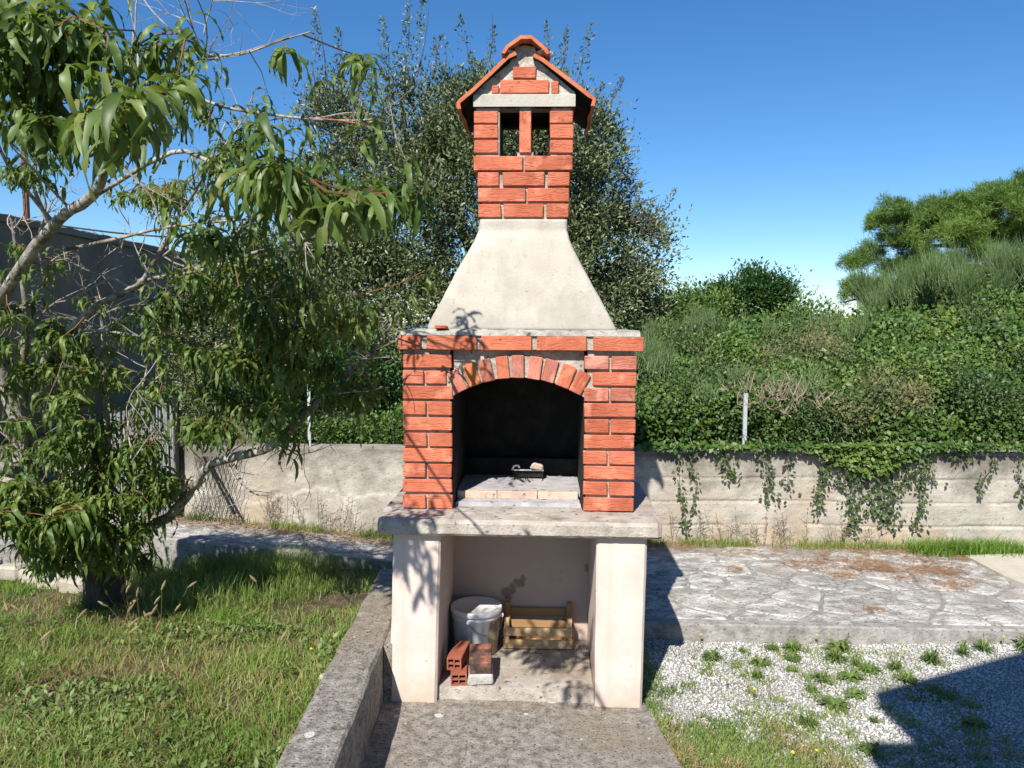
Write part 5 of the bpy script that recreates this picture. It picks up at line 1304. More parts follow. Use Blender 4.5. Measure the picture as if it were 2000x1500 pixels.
# leaf shoots: (u, v, spread u, spread v, Y, count of shoots, leaves per shoot, leaf length)
RG = [
 (45, 40, 45, 40, 2.5, 7, 11, .13), (120, 60, 45, 45, 2.5, 8, 11, .13), (60, 140, 50, 40, 2.5, 7, 11, .13), (170, 120, 45, 50, 2.6, 8, 10, .12), (110, 200, 60, 40, 2.5, 8, 11, .13), (190, 90, 30, 30, 2.6, 3, 10, .12), (30, 230, 30, 40, 2.6, 3, 10, .12), (110, 255, 25, 15, 2.5, 3, 10, .12), (235, 150, 15, 15, 2.6, 2, 9, .12),
 (192, 245, 14, 8, 2.3, 3, 15, .15), (175, 262, 24, 8, 2.4, 2, 12, .14), (255, 190, 18, 8, 2.25, 3, 14, .155), (300, 195, 22, 10, 2.3, 3, 13, .15), (215, 225, 20, 20, 2.4, 2, 12, .14),
 (330, 62, 10, 6, 2.7, 2, 11, .11), (372, 72, 14, 8, 2.7, 2, 12, .12), (320, 120, 30, 20, 2.8, 3, 10, .10), (350, 170, 30, 20, 2.9, 3, 10, .10), (390, 110, 15, 10, 2.8, 1, 10, .10), (380, 225, 30, 25, 3.1, 4, 9, .09), (330, 200, 30, 25, 3.0, 3, 9, .10),
 (500, 165, 10, 6, 2.9, 2, 12, .12), (530, 172, 12, 8, 2.9, 2, 12, .12), (560, 98, 8, 5, 3.0, 2, 12, .12), (590, 130, 8, 8, 3.0, 1, 8, .10), (700, 113, 8, 3, 3.2, 2, 15, .115), (715, 120, 6, 4, 3.2, 1, 12, .11),
 (470, 290, 30, 12, 3.4, 4, 10, .09), (510, 250, 25, 14, 3.2, 3, 10, .10), (585, 262, 28, 14, 3.1, 4, 11, .11), (560, 240, 20, 14, 3.0, 2, 11, .10), (640, 232, 18, 10, 3.1, 3, 10, .10), (735, 212, 10, 6, 2.9, 2, 12, .12), (775, 210, 10, 6, 2.9, 2, 12, .12), (690, 250, 20, 14, 3.1, 3, 10, .10),
 (620, 320, 30, 18, 3.3, 5, 10, .10), (690, 320, 30, 18, 3.3, 5, 10, .10), (580, 330, 20, 15, 3.3, 3, 9, .10), (740, 290, 16, 10, 3.3, 2, 9, .10),
 (508, 335, 10, 6, 2.12, 2, 11, .105), (548, 330, 12, 6, 2.1, 4, 14, .12), (480, 360, 12, 6, 2.15, 1, 9, .10), (575, 350, 8, 6, 2.12, 1, 9, .11),
 (640, 388, 16, 8, 2.15, 3, 13, .11), (690, 390, 18, 8, 2.12, 4, 15, .125), (740, 378, 14, 8, 2.12, 4, 14, .12), (780, 390, 14, 8, 2.2, 2, 11, .11), (660, 350, 18, 8, 2.3, 2, 10, .10), (810, 400, 10, 8, 2.28, 1, 9, .10), 
 (310, 380, 22, 14, 4.0, 5, 9, .09), (350, 360, 22, 12, 4.0, 4, 9, .09), (420, 330, 20, 16, 3.9, 4, 9, .09), (440, 280, 20, 12, 3.9, 3, 9, .09), (280, 370, 15, 10, 4.0, 2, 9, .09), (240, 390, 15, 10, 4.0, 2, 9, .09),
 (20, 340, 18, 10, 3.8, 3, 10, .09), (60, 345, 12, 8, 3.8, 2, 9, .09), (100, 300, 14, 10, 3.6, 2, 9, .09),
 (390, 470, 14, 10, 3.4, 3, 11, .12), (430, 480, 14, 10, 3.5, 2, 11, .11), (370, 545, 22, 14, 4.0, 4, 10, .10), (410, 580, 25, 20, 4.0, 5, 10, .10), (350, 600, 22, 20, 4.0, 4, 10, .10), (470, 520, 25, 20, 3.9, 4, 10, .10), (460, 590, 30, 25, 4.0, 6, 10, .10),
 (600, 500, 30, 22, 3.3, 5, 11, .11), (660, 480, 30, 20, 3.3, 5, 11, .11), (720, 500, 30, 22, 3.4, 5, 11, .11), (600, 570, 40, 25, 3.8, 6, 10, .11), (680, 560, 40, 28, 3.7, 7, 11, .11), (760, 560, 35, 28, 3.7, 7, 11, .11), (820, 500, 18, 20, 3.7, 4, 10, .11), (855, 530, 12, 12, 3.7, 3, 11, .11), (830, 570, 20, 20, 3.8, 4, 10, .11), (790, 630, 30, 20, 3.9, 5, 10, .11), (700, 630, 35, 20, 3.9, 5, 10, .11), (540, 600, 30, 30, 3.9, 5, 10, .10),
 (510, 640, 30, 25, 4.0, 5, 10, .11), (580, 660, 30, 20, 4.0, 5, 10, .11), (500, 720, 35, 25, 4.1, 6, 11, .12), (560, 730, 28, 20, 4.1, 5, 11, .12), (460, 700, 25, 25, 4.1, 4, 11, .12), (420, 760, 20, 22, 4.2, 4, 11, .12), (470, 790, 25, 20, 4.2, 4, 11, .12), (530, 800, 25, 18, 4.15, 4, 11, .12), (570, 850, 12, 8, 4.2, 2, 10, .11), (400, 830, 18, 20, 4.4, 4, 11, .12), (450, 840, 16, 14, 4.3, 3, 10, .12), (640, 640, 24, 20, 4.0, 3, 10, .11),
 (640, 770, 22, 14, 4.2, 3, 10, .11), (700, 770, 24, 10, 4.15, 3, 10, .11), (745, 768, 12, 8, 4.1, 2, 9, .10), (640, 710, 24, 14, 4.1, 3, 10, .11), (440, 430, 14, 10, 3.8, 1, 9, .09),
 (110, 650, 30, 30, 4.4, 5, 10, .12), (60, 720, 30, 25, 4.4, 3, 10, .12), (140, 720, 30, 30, 4.5, 6, 10, .12), (120, 790, 35, 28, 4.5, 6, 10, .12), (170, 850, 30, 30, 4.6, 5, 10, .12), (110, 880, 30, 30, 4.5, 6, 10, .12), (180, 930, 35, 25, 4.6, 6, 10, .12), (250, 900, 25, 25, 4.6, 4, 10, .12), (290, 880, 22, 16, 4.6, 4, 10, .12), (310, 940, 24, 22, 4.6, 5, 10, .12), (260, 980, 26, 22, 4.6, 5, 10, .12), (30, 620, 20, 20, 4.3, 2, 10, .11),
 (40, 1010, 30, 16, 4.3, 5, 12, .14), (90, 1010, 28, 20, 4.3, 6, 12, .14), (150, 1000, 30, 22, 4.4, 6, 12, .14), (110, 1050, 40, 16, 4.4, 6, 12, .13), (190, 1040, 30, 22, 4.5, 5, 11, .13), (60, 960, 30, 20, 4.3, 3, 12, .14), (15, 960, 20, 20, 4.3, 3, 11, .13), (230, 1050, 20, 20, 4.6, 3, 10, .12), (250, 740, 18, 14, 4.5, 2, 9, .10), (230, 640, 16, 14, 4.4, 2, 9, .09), (300, 680, 16, 12, 4.4, 2, 9, .09), (180, 580, 14, 12, 4.4, 2, 9, .09),
 (40, 480, 14, 10, 4.3, 2, 9, .09), (110, 520, 14, 10, 4.3, 2, 9, .09), (150, 1070, 60, 30, 4.5, 6, 12, .12), (190, 1095, 50, 18, 4.6, 7, 11, .11), (250, 1075, 30, 22, 4.7, 5, 11, .11), (120, 1100, 40, 12, 4.5, 4, 11, .11), (370, 690, 28, 30, 4.2, 4, 10, .10), (520, 690, 50, 40, 4.2, 5, 10, .11), (330, 760, 24, 30, 4.4, 3, 10, .10), (600, 430, 40, 24, 3.2, 5, 10, .10), (560, 530, 40, 24, 3.8, 5, 10, .10), (480, 450, 25, 18, 3.8, 3, 9, .10), (250, 1000, 30, 40, 4.7, 6, 11, .12), (300, 960, 24, 30, 4.7, 5, 11, .11), (60, 1060, 40, 20, 4.5, 4, 12, .12), (160, 960, 50, 30, 4.7, 6, 11, .12), (220, 860, 40, 40, 4.7, 6, 10, .11), (130, 760, 40, 60, 4.7, 6, 10, .10), (200, 700, 40, 50, 4.6, 5, 9, .09), (290, 820, 30, 30, 4.6, 3, 9, .10), (30, 860, 30, 50, 4.5, 4, 10, .11), (330, 640, 25, 25, 4.2, 4, 9, .10), (300, 600, 25, 20, 4.3, 2, 9, .09), (-30, 100, 30, 60, 2.5, 5, 11, .13), (-40, 980, 30, 50, 4.2, 6, 11, .13), (-50, 700, 30, 60, 4.3, 5, 10, .12),
]
leaves = []           # (pos, azimuth, pitch, length, variant)
tw = MB(); NP = [tuple(p) for p, r in NODES]; n0_ = len(NP)
for (u, v_, su, sv, Y, ns_, nl_, Ln) in RG:
    for s in range(int(ns_ * (1.15 if Y < 3.3 else 2.1) + .5)):
        uu, vv = u + random.uniform(-1, 1) * su, v_ + random.uniform(-1, 1) * sv; yy = Y + random.gauss(0, .12)
        tip = P(uu, vv, yy)
        fall = tip + Vector((.35, 1, -1)) * (4.0 - yy)
        if yy > 2.3 and -.66 < fall.x < -.2 and .85 < fall.z < 1.95 and v_ > 130 and random.random() < .93: continue
        if -.72 < fall.x < .8 and .0 < fall.z < 3.3 and not (680 < u < 720 and v_ < 125) and yy > 2.3 and random.random() < (.88 if fall.x > -.6 else .5): continue
        NA = np.array(NP); d2 = ((NA - np.array(tip)) ** 2).sum(1); q = Vector(NP[int(np.argmin(d2 + rng.random(len(NP)) * .02))])
        back = (q - tip); dist = back.length
        mid = tip + back * .5 + Vector((random.uniform(-.03, .03), random.uniform(-.03, .03), -dist * .06 + .02))
        pth_ = [q, q * .6 + mid * .4, mid, tip * .7 + mid * .3 + Vector((0, 0, .01)), tip]
        NP += [tuple(p_) for p_ in (pth_[2], pth_[3])]
        if dist < 1.3: tw.tube([p - T0 for p in pth_], [.004, .0035, .003, .0024, .0018], 4, False)
        axis = (tip - mid).normalized() if dist > .02 else Vector((0, 0, 1)); axis = (axis + Vector((random.gauss(0, .3), random.gauss(0, .3), .4))).normalized()
        az0 = random.uniform(0, 6.28); SL = random.uniform(.10, .30)
        for k in range(nl_ + random.randint(-2, 2)):
            t = (k / nl_) ** 1.3; p = tip - axis * SL * (t) ; a_ = az0 + k * 2.4 + random.gauss(0, .3)
            leaves.append((p, a_, random.uniform(-.5, .35) - t * .3, Ln * random.uniform(.85, 1.5), random.randrange(8), yy, random.gauss(0, .3)))
tw.build('leaf_twigs', 'leaf_twig', pt); tag(pt.children[-1], kind='stuff')
# rank by apparent size inside the picture
def inframe(p):
    d = p - Vector((0, 0, H)); zc = d.dot(F_); x = d.dot(rc) / zc * F + 1000; y = 750 - d.dot(uc) / zc * F
    return 0 <= x <= 2000 and 0 <= y <= 1500
leaves.sort(key=lambda l: -(l[3] / l[5] if inframe(l[0]) else 0))
def lmat(l):
    p, a_, pi_, L_, vr, yy, ro = l
    return Matrix.Rotation(a_, 4, 'Z') @ Matrix.Rotation(-pi_, 4, 'Y') @ Matrix.Rotation(ro, 4, 'X')
for l in leaves[:298]:
    o = bpy.data.objects.new('leaf', LM[l[4]]); COL.objects.link(o); o.parent = pt; o.location = l[0] - T0; o.rotation_euler = lmat(l).to_euler(); o.scale = (l[3],) * 3
parts = []
for l in leaves[298:]:
    R3 = np.array(lmat(l).to_3x3()); V, Fs = LT[l[4]]; parts.append((V @ R3.T * l[3] + np.array(l[0] - T0), Fs))
v, f = join(parts); tag(link('foliage', npmesh('foliage', v, f, True), 'peach', pt), kind='stuff')
print('peach leaves', len(leaves), 'paving', ns)

# ================================================================== GROUND COVER
# lawn: long mixed grass, greener and drier patches
def px_of(x, y, z):
    d = Vector((x, y, z - H)); zc = d.dot(F_); return d.dot(rc) / zc * F + 1000, 750 - d.dot(uc) / zc * F
def lawn(n, Lr, Wr, m, name, label, dens, lean=.6, bend=.9, xr=(-5.2, -.86), yr=(2.2, 5.93)):
    x = rng.uniform(*xr, n); y = rng.uniform(*yr, n) ; keep = np.array([random.random() < dens(a_, b_) for a_, b_ in zip(x, y)]); x, y = x[keep], y[keep]
    z = np.array([gz(a_, b_) for a_, b_ in zip(x, y)]) - .01; n = len(x)
    L_ = rng.uniform(*Lr, n) * np.interp(y, [3.5, 5.2], [1.0, .62]) * (0.75 + .5 * np.array([.5 + fbm(a_ * 1.3, b_ * 1.3, 7) for a_, b_ in zip(x, y)]))
    v, f = blades(np.stack([x, y, z], 1), np.maximum(.02, L_), rng.uniform(*Wr, n), lean, bend)
    tag(link(name, npmesh(name, v, f), m), label, 'grass', kind='stuff')
def dgreen(x, y):
    k = .68 + .9 * fbm(x * 1.1, y * 1.1, 11) + .6 * fbm(x * 4, y * 4, 2)
    if y > 4.9 and x > -1.9: k -= .45
    if x > -1.3: k -= .1
    return k
lawn(110000, (.03, .10), (.003, .0065), 'grass', 'lawn_grass', 'unmown green and straw coloured grass of the lawn left of the kerb wall', dgreen, lean=1.2)
lawn(36000, (.04, .13), (.002, .004), 'grass_dry', 'dry_grass', 'dry straw coloured grass stalks mixed through the lawn', lambda x, y: .35 + .9 * fbm(x * 1.1, y * 1.1, 30), lean=2.0)
def tuf(x, y): return 1 if fbm(x * 2.2, y * 2.2, 44) > .22 else .0
lawn(60000, (.05, .13), (.003, .006), 'grass_green', 'green_tufts', 'taller fresh green tufts standing in the lawn', tuf, lean=1.3)
# weedy darker growth under the tree
lawn(16000, (.10, .30), (.003, .006), 'grass', 'tall_weeds', 'tall thin weeds growing round the foot of the peach tree', lambda x, y: .8 if (x + 1.9) ** 2 / .5 + (y - 5.3) ** 2 / .25 < 1 else .01, lean=.5, bend=.5, yr=(4.0, 5.93))
lawn(9000, (.16, .36), (.002, .0045), 'grass', 'path_edge_weeds', 'tall thin shaded weeds between the peach trunk and the left path edge', lambda x, y: max(0, .75 + fbm(x * 3, y * 3, 9)) * (1 if x < -1.3 else .25), lean=.5, bend=.8, xr=(-2.9, -.95), yr=(5.35, 5.93))
# broad leaved small plants in lawn
n = 16000; x = rng.uniform(-4.6, -.9, n); y = rng.uniform(2.3, 4.6, n); k = np.array([fbm(a_ * 1.8, b_ * 1.8, 60) > .05 for a_, b_ in zip(x, y)]); x, y = x[k], y[k]; n = len(x)
pos = np.stack([x, y, np.array([gz(a_, b_) for a_, b_ in zip(x, y)]) + rng.uniform(.0, .06, n)], 1); ll = rng.uniform(.02, .05, n)
v, f = leafquads(pos, unit(rdir(n) + np.array([0, 0, .3])), unit(rdir(n) * .4 + np.array([0, -.2, 1])), ll, ll * .45)
tag(link('clover_leaves', npmesh('clover_leaves', v, f), 'weed'), 'low broad-leaved weeds between the grass of the lawn', 'ground cover', kind='stuff')
# foxtail seed heads
vv = []; ff = []; a = MB()
for k in range(34):
    if k < 22: u, w = random.uniform(215, 330), random.uniform(1140, 1260)
    else: u, w = random.uniform(20, 620), random.uniform(1130, 1300)
    b = PZ(u, w + 60, .08); d = Vector((random.gauss(.1, .3), random.gauss(-.1, .3), 1)).normalized(); Lh = random.uniform(.16, .3)
    t = b + d * Lh; t2 = t + (d + Vector((random.gauss(.2, .3), 0, -.3))).normalized() * .06
    a.tube([b, (b + t) / 2 + Vector((.01, 0, 0)), t], .0013, 3, False); a.tube([t, t * .5 + t2 * .5, t2], [.005, .0085, .003], 6)
tag(a.build('foxtail_grass', 'grass_dry'), 'foxtail grass stalks with fuzzy brown seed heads below the peach tree', 'foxtail grass', kind='stuff')

# edging stones curving round the tree
st = thing('edging_ring', 'curved pale stone edging at the left foot of the peach tree', 'edging', PZ(100, 1130, .06))
for k in range(6):
    t = k / 5; u = -60 + 205 * t; w = 1085 + 62 * t ** .7
    p = PZ(u, w, .10); v, f = cham(.18, .10, .12, .018, .012); link('edging_stone', pymesh('edging_stone', v, f), 'stone', st, p - st.location + Vector((0, 0, .0)), (0, 0, -.35 + .2 * t))
a = MB(); a.add(*lump((0, 0, 0), (.024, .02, .016), 3.3)); tag(a.build('white_stone', 'stone', None, PZ(632, 1322, .15)), 'small pale stone lying in the grass beside the kerb wall', 'stone')

WD = [ # u, v, size px, variant, label
 (1392, 1288, 62, 0, 'broad dandelion-like weed nearest the barbecue shadow'), (1452, 1274, 30, 1, 'small pale weed right of the broad one near the path'), (1490, 1246, 32, 0, 'small upright weed against the path edge, first from the barbecue'),
 (1542, 1262, 58, 1, 'wide feathery weed against the path edge'), (1615, 1245, 72, 0, 'tallest leafy weed standing against the path edge'), (1485, 1298, 46, 0, 'round weed below the small one at the path edge'), (1547, 1287, 40, 0, 'small weed below the wide feathery one'),
 (1632, 1290, 56, 1, 'weed just below the tallest leafy one'), (1672, 1300, 44, 3, 'thin grassy weed joined to the row in mid gravel'), (1660, 1325, 48, 2, 'low weed in the middle of the gravel row'), (1700, 1312, 40, 0, 'dark compact weed right of the mid gravel row'),
 (1605, 1330, 56, 1, 'flat spreading weed left of the mid gravel row'), (1668, 1357, 40, 2, 'dark weed at the lower end of the mid gravel row'), (1630, 1380, 50, 0, 'separate weed below the mid gravel row'), (1748, 1308, 44, 3, 'pale weed left of the shadow edge'),
 (1770, 1330, 44, 0, 'bright weed closest to the top of the house shadow'), (1820, 1295, 56, 1, 'dark bushy weed right of the middle, above the shadow'), (1887, 1248, 50, 3, 'grassy weed against the path edge on the right'), (1960, 1238, 70, 1, 'tall wispy weed against the path edge at far right'),
 (1880, 1280, 40, 3, 'thin pale weed above the house shadow at right'), (1545, 1310, 34, 2, 'tiny weed with reddish leaves in mid gravel'), (1708, 1410, 26, 1, 'tiny weed alone just left of the shadow corner'), (1700, 1468, 42, 0, 'low weed at the bottom edge near the shadow'),
 (1480, 1325, 46, 3, 'pale grey weed near the yellow flowers'), (1580, 1418, 60, 3, 'grey-green grassy weed below the pad edge turf'), (1585, 1350, 30, 1, 'small weed under the flat spreading one'), (1900, 1415, 50, 2, 'weed in deep shade inside the house shadow'), (1850, 1365, 40, 0, 'weed just inside the upper part of the house shadow')]
WP = [PZ(q[0], q[1], -.05) for q in WD]; WP = np.array([(p.x, min(4.66, p.y), q[2] / 500) for p, q in zip(WP, WD)])
EX = np.array([(random.uniform(.8, 2.4), random.uniform(3.2, 4.7), random.uniform(.03, .10)) for _ in range(70)])
WP = np.concatenate([WP, EX])
# gravel: angular white chips
n = 80000
X = rng.uniform(.68, 5.6, n); Y_ = rng.uniform(2.3, YF - .004, n)
def padx(y): return np.interp(y, [-2, 2.9, 3.27, 3.86, 4.8], [1.46, .80, .742, .672, .665])
k = X > padx(Y_) + .012
def green_mask(x, y):
    e = x - padx(y); k = max(0, 1 - e / (.22 + .15 * fbm(y * 3, 2)))
    q = (x - 1.08) ** 2 / .30 + (y - 3.05) ** 2 / .75
    k = max(k, 1.35 - q)
    k += .55 * fbm(x * 3, y * 3, 3) + .35 * fbm(x * 11, y * 11, 8) - .12
    if k < .25: k = .18 * max(0, fbm(x * 3, y * 3, 50) + .12)
    dd = (WP[:, 0] - x) ** 2 + (WP[:, 1] - y) ** 2; k = max(k, float(np.max(np.exp(-dd / WP[:, 2] ** 2))) * (.55 + .8 * fbm(x * 12, y * 12, 4)) - .12)
    return min(1, max(0, k))
gm = np.array([green_mask(a_, b_) for a_, b_ in zip(X, Y_)])
k &= rng.random(n) < 1.05 - .8 * gm; X, Y_ = X[k], Y_[k]; n = len(X)
r = rng.uniform(.004, .0115, n); Z = np.array([vz(a_, b_) for a_, b_ in zip(X, Y_)]) + r * .35
base = np.array([[1, 0, 0], [-1, 0, 0], [0, 1, 0], [0, -1, 0], [0, 0, 1], [0, 0, -1.]])
q = base[None] * rng.uniform(.6, 1.35, (n, 6, 1)) + rng.normal(0, .22, (n, 6, 3)); q[:, :, 2] *= .6
th = rng.uniform(0, 6.28, n); c_, s_ = np.cos(th)[:, None], np.sin(th)[:, None]
qx = q[:, :, 0] * c_ - q[:, :, 1] * s_; qy = q[:, :, 0] * s_ + q[:, :, 1] * c_
V = np.stack([qx * r[:, None] + X[:, None], qy * r[:, None] + Y_[:, None], q[:, :, 2] * r[:, None] + Z[:, None]], 2).reshape(-1, 3)
tri = np.array([[0, 2, 4], [2, 1, 4], [1, 3, 4], [3, 0, 4], [2, 0, 5], [1, 2, 5], [3, 1, 5], [0, 3, 5]])
Fx = (np.arange(n)[:, None, None] * 6 + tri[None]).reshape(-1, 3)
tag(link('white_gravel', npmesh('white_gravel', V, Fx), 'pebble'), 'white crushed stone gravel right of the barbecue pad', 'gravel', kind='stuff')

# short turf growing through the gravel at the pad
def turf(n, fn, Lr, m, name, label, xr, yr, zf=vz, Wr=(.0025, .005), lean=.9):
    x = rng.uniform(*xr, n); y = rng.uniform(*yr, n); k = np.array([random.random() < fn(a_, b_) for a_, b_ in zip(x, y)]); x, y = x[k], y[k]; n = len(x)
    z = np.array([zf(a_, b_) for a_, b_ in zip(x, y)]); v, f = blades(np.stack([x, y, z], 1), rng.uniform(*Lr, n), rng.uniform(*Wr, n), lean, .9)
    tag(link(name, npmesh(name, v, f), m), label, 'grass', kind='stuff')
turf(120000, lambda x, y: .95 * green_mask(x, y) ** 1.3 * (1 if x > padx(y) + .008 else 0), (.015, .05), 'grass', 'pad_edge_grass', 'short mixed grass growing along the right edge of the barbecue pad', (.68, 2.6), (2.3, 4.7))
turf(30000, lambda x, y: green_mask(x, y) * (1 if x > padx(y) + .01 else 0) * max(0, min(1, fbm(x * 2.5, y * 2.5, 91) * 3 + .4 - max(0, x - .95) * 2)), (.02, .06), 'grass_dry', 'reddish_dry_grass', 'reddish brown dry grass patch beside the lower right edge of the pad', (.68, 1.6), (2.3, 3.9))
# growth at the foot of the wall
turf(9000, lambda x, y: 1 if fbm(x * 1.6, 5, 5) > -.1 else .15, (.03, .11), 'grass', 'wall_foot_grass', 'thin grass and weeds growing along the foot of the wall', (-2.7, 4.2), (YW - .16, YW - .015), lambda x, y: pz(x), (.002, .004), .6)
g0 = PZ(1728, 1062, .03).x; g1 = PZ(1972, 1062, .03).x
turf(9000, lambda x, y: math.exp(-((y - 6.42) / .11) ** 2) * min(1, (x - g0) * 5, (g1 - x) * 5) * (.6 + .5 * fbm(x * 4, 1)), (.07, .17), 'grass_green', 'grass_strip', 'bright green strip of grass at the foot of the wall on the right', (g0, g1), (6.2, 6.58), lambda x, y: pz(x), (.003, .006), .8)
# dry stalks against the wall
a = MB()
for k in range(90):
    u = random.choice([random.uniform(380, 760), random.uniform(1310, 1720)]); p = P(u, 1050, YW - .06); p.z = pz(p.x)
    Lh = random.uniform(.12, .34); q = p + Vector((random.gauss(0, .05), random.uniform(-.05, 0), Lh)); a.tube([p, (p + q) / 2 + Vector((random.gauss(0, .01), 0, 0)), q], .0016, 3, False)
    for j in range(7): s = p + (q - p) * random.uniform(.3, 1); a.tube([s, s + Vector((random.gauss(0, .03), random.gauss(0, .02), random.uniform(0, .04)))], [.0013, .002], 3, False)
tag(a.build('dry_stalks', 'dry'), 'dry branching weed stalks standing against the foot of the wall', 'dry weeds', kind='stuff')

# weeds in the gravel
def rosette(n, L, w, up):
    parts = []
    for k in range(n):
        th = k * 2.4 + random.gauss(0, .2); l = L * random.uniform(.5, 1.1); e = random.uniform(.1, up)
        d = np.array([math.cos(th), math.sin(th), 0]); s = np.array([-math.sin(th), math.cos(th), 0]); ww = w * random.uniform(.7, 1.2)
        pts = [(0, .002), (.35, .2 + e * .5), (.7, .15 + e), (1, e * .75)]; wd = [.25, .9, 1, .05]; v = []
        for (t, z), q in zip(pts, wd): c = d * l * t * (1 - .25 * e) + np.array([0, 0, z * l * .6]); v += [c - s * ww * q / 2, c + s * ww * q / 2]
        f = []
        for i in range(3): b = i * 2; f += [[b, b + 1, b + 3], [b, b + 3, b + 2]]
        parts.append((np.array(v), np.array(f)))
    return join(parts)
RM = []
for (n, L_, w_, u_) in ((52, .07, .010, 1.2), (80, .062, .006, 1.7), (44, .068, .012, .8), (90, .065, .004, 1.9)):
    v, f = rosette(n, L_, w_, u_); me = npmesh('weed_leaves', v, f); me.materials.append(M['weed']); RM.append(me)
for (u, w, s, vr, lab) in WD:
    p = PZ(u, w, -.05); p.y = min(p.y, 4.66); sc = s / F * p.length / .13
    sc *= random.uniform(.85, 1.25); t = thing('gravel_weed', lab, 'weed', p, random.uniform(0, 6), 'weeds growing in the white gravel'); link('leaves', RM[vr], None, t, (0, 0, 0), (random.uniform(-.15, .15), random.uniform(-.15, .15), 0), (sc * random.uniform(.9, 1.3), sc * random.uniform(.8, 1.1), sc * random.uniform(.6, .95)))
FL = [(1368, 1237, 'yellow flower by the path edge, nearest the barbecue'), (1420, 1325, 'yellow flower below the broad weed near the barbecue'), (1555, 1199, 'pale yellow flower rising before the paving'), (1768, 1270, 'yellow flower on the gravel below the path edge'),
      (1958, 1242, 'bright yellow flower in the wispy weed at far right'), (1948, 1262, 'yellow flower just under the far right one'), (1595, 1466, 'bright yellow flower at the bottom among the turf'), (1548, 1470, 'smaller yellow flower left of the bottom one'), (1922, 1294, 'tiny yellow flower above the house shadow'), (1474, 1347, 'tiny yellow flower at the border of turf and gravel'), (608, 1268, 'yellow flower in the lawn beside the kerb wall')]
v, f = rosette(22, .012, .006, .9); FM = npmesh('petals', v, f); FM.materials.append(M['yellow'])
for (u, w, lab) in FL:
    hgt = .07; p = PZ(u, w, (.02 if u > 700 else .17)); p.y = min(p.y, 4.7); z0 = -.05 if u > 700 else .10
    t = thing('hawkbit_flower', lab, 'flower', (p.x, p.y, z0), random.uniform(0, 6), 'small yellow flowers'); a = MB(); a.tube([(0, 0, 0), (.004, 0, hgt * .5), (0, 0, p.z - z0)], .0013, 4); a.build('stalk', 'weed', t)
    link('petals', FM, None, t, (0, 0, p.z - z0))

# pine needles and dry litter on the path
def needles(n, fn, xr, yr, name, label, m='needles', L=(.03, .07), wdt=.0030, zf=lambda x, y: pz(x) + .012):
    x = rng.uniform(*xr, n); y = rng.uniform(*yr, n); k = np.array([random.random() < fn(a_, b_) for a_, b_ in zip(x, y)]); x, y = x[k], y[k]; n = len(x)
    z = np.array([zf(a_, b_) for a_, b_ in zip(x, y)]) + rng.uniform(0, .008, n); th = rng.normal(0, 1.0, n); d = np.stack([np.cos(th), np.sin(th), rng.normal(0, .08, n)], 1)
    ll = rng.uniform(*L, n); v, f = leafquads(np.stack([x, y, z], 1), d, np.tile([0, 0, 1.], (n, 1)), ll, np.full(n, wdt) * rng.uniform(.6, 1.5, n), .1)
    tag(link(name, npmesh(name, v, f), m), label, 'litter', kind='stuff')
def nd(x, y):
    u, w = px_of(x, y, .05); k = 0
    if w < 1092: k = .75 * max(0, min(1, (1096 - w) / 16)) * (.5 + .7 * fbm(x * 2, y * 3, 21)) + (.35 if u > 1600 else 0)
    for (cu, cw, ru, rw) in ((1690, 1098, 190, 22), (1780, 1110, 140, 18), (1850, 1140, 70, 16), (1640, 1125, 36, 9), (1435, 1118, 22, 7), (1710, 1190, 34, 9), (1790, 1130, 70, 10), (1925, 1085, 120, 10)):
        e = ((u - cu) / ru) ** 2 + ((w - cw) / rw) ** 2
        if e < 1.3: k = max(k, .75 * (1.3 - e) ** 1.4)
    k *= max(0, .62 + 1.1 * fbm(x * 3.5, y * 6, 4) + .6 * fbm(x * 14, y * 20, 6))
    return k
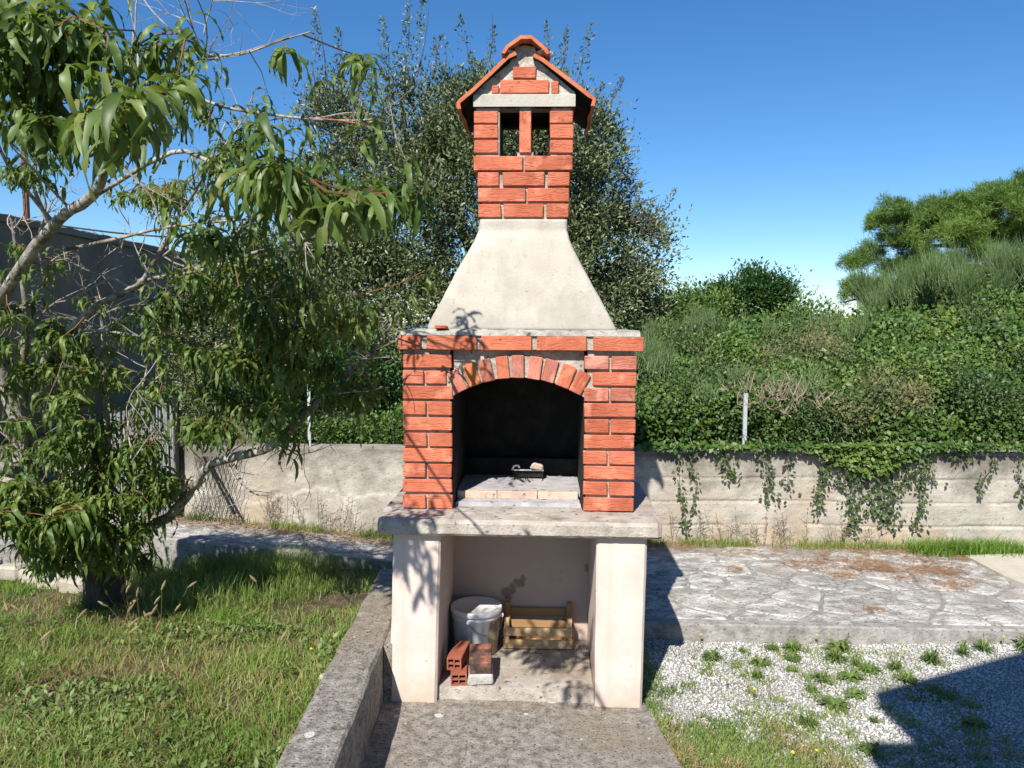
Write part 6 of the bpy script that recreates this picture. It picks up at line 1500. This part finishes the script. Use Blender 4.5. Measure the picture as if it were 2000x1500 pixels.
needles(110000, nd, (.6, 5.4), (4.8, YW - .02), 'pine_needle_litter', 'orange-brown fallen pine needles on the paved path at the right')
needles(9000, lambda x, y: .7 * max(0, min(1, (y - 6.2) / .25)) + .03, (-3, .6), (5.97, YW - .02), 'dry_leaf_litter', 'dry brown leaf litter along the wall on the left path', 'litter', (.015, .05), .009)
a_ = PZ(1000, 1376, 0)
needles(420, lambda x, y: math.exp(-((y - 3.80) / .03) ** 2), (-.2, .55), (3.7, 3.85), 'needle_drift', 'little drift of brown needles before the hearth step', 'needles', (.02, .05), .002, lambda x, y: .003)
# fallen dry leaves
v, f = LV[4]; DM = pymesh('dry_leaf', v, f, True); DM.materials.append(M['litter'])
for (u, w, z, lab) in ((1105, 1332, .074, 'curled orange dry leaf on the floor under the worktop'), (1075, 1318, .074, 'small dry leaf lying behind the curled orange one')):
    o = link('dry_leaf', DM, None, None, PZ(u, w, z), (0, .3, random.uniform(0, 6)), (.07,) * 3); tag(o, lab, 'dry leaf')

# ================================================================== HOUSE behind the photographer; its eaves shade the lower right corner
hs = thing('house', 'pale rendered house behind the viewpoint whose eaves shade the gravel', 'house', (3, -3, 0))
tt = 3.5; sh_ = Vector((-.35 * tt, -1.0 * tt, 0))
Acorn = PZ(1715, 1382, -.05) + sh_; Bc = PZ(2000, 1300, -.05) + sh_; Cc = PZ(1836, 1488, -.05) + sh_; Dc = PZ(1700, 1488, -.05) + sh_
dirAB = (Bc - Acorn).normalized(); E = Acorn + dirAB * 4.6
Cc.x = Acorn.x + .01
poly = [(Dc.x, Dc.y), (Dc.x, -7), (E.x, -7), (E.x, E.y), (Acorn.x, Acorn.y), (Cc.x, Cc.y)][::-1]
ar = sum(poly[i][0] * poly[(i + 1) % 6][1] - poly[(i + 1) % 6][0] * poly[i][1] for i in range(6))
if ar < 0: poly = poly[::-1]
a = MB(); a.slab(poly, -.05 + tt, tt + .12); a.build('roof', 'roofm', hs, (-3, 3, 0))
a = MB(); a.box(2.6, 4.5, -6.5, -.3, -.1, tt - .052); a.build('wall', 'roofm', hs, (-3, 3, 0))
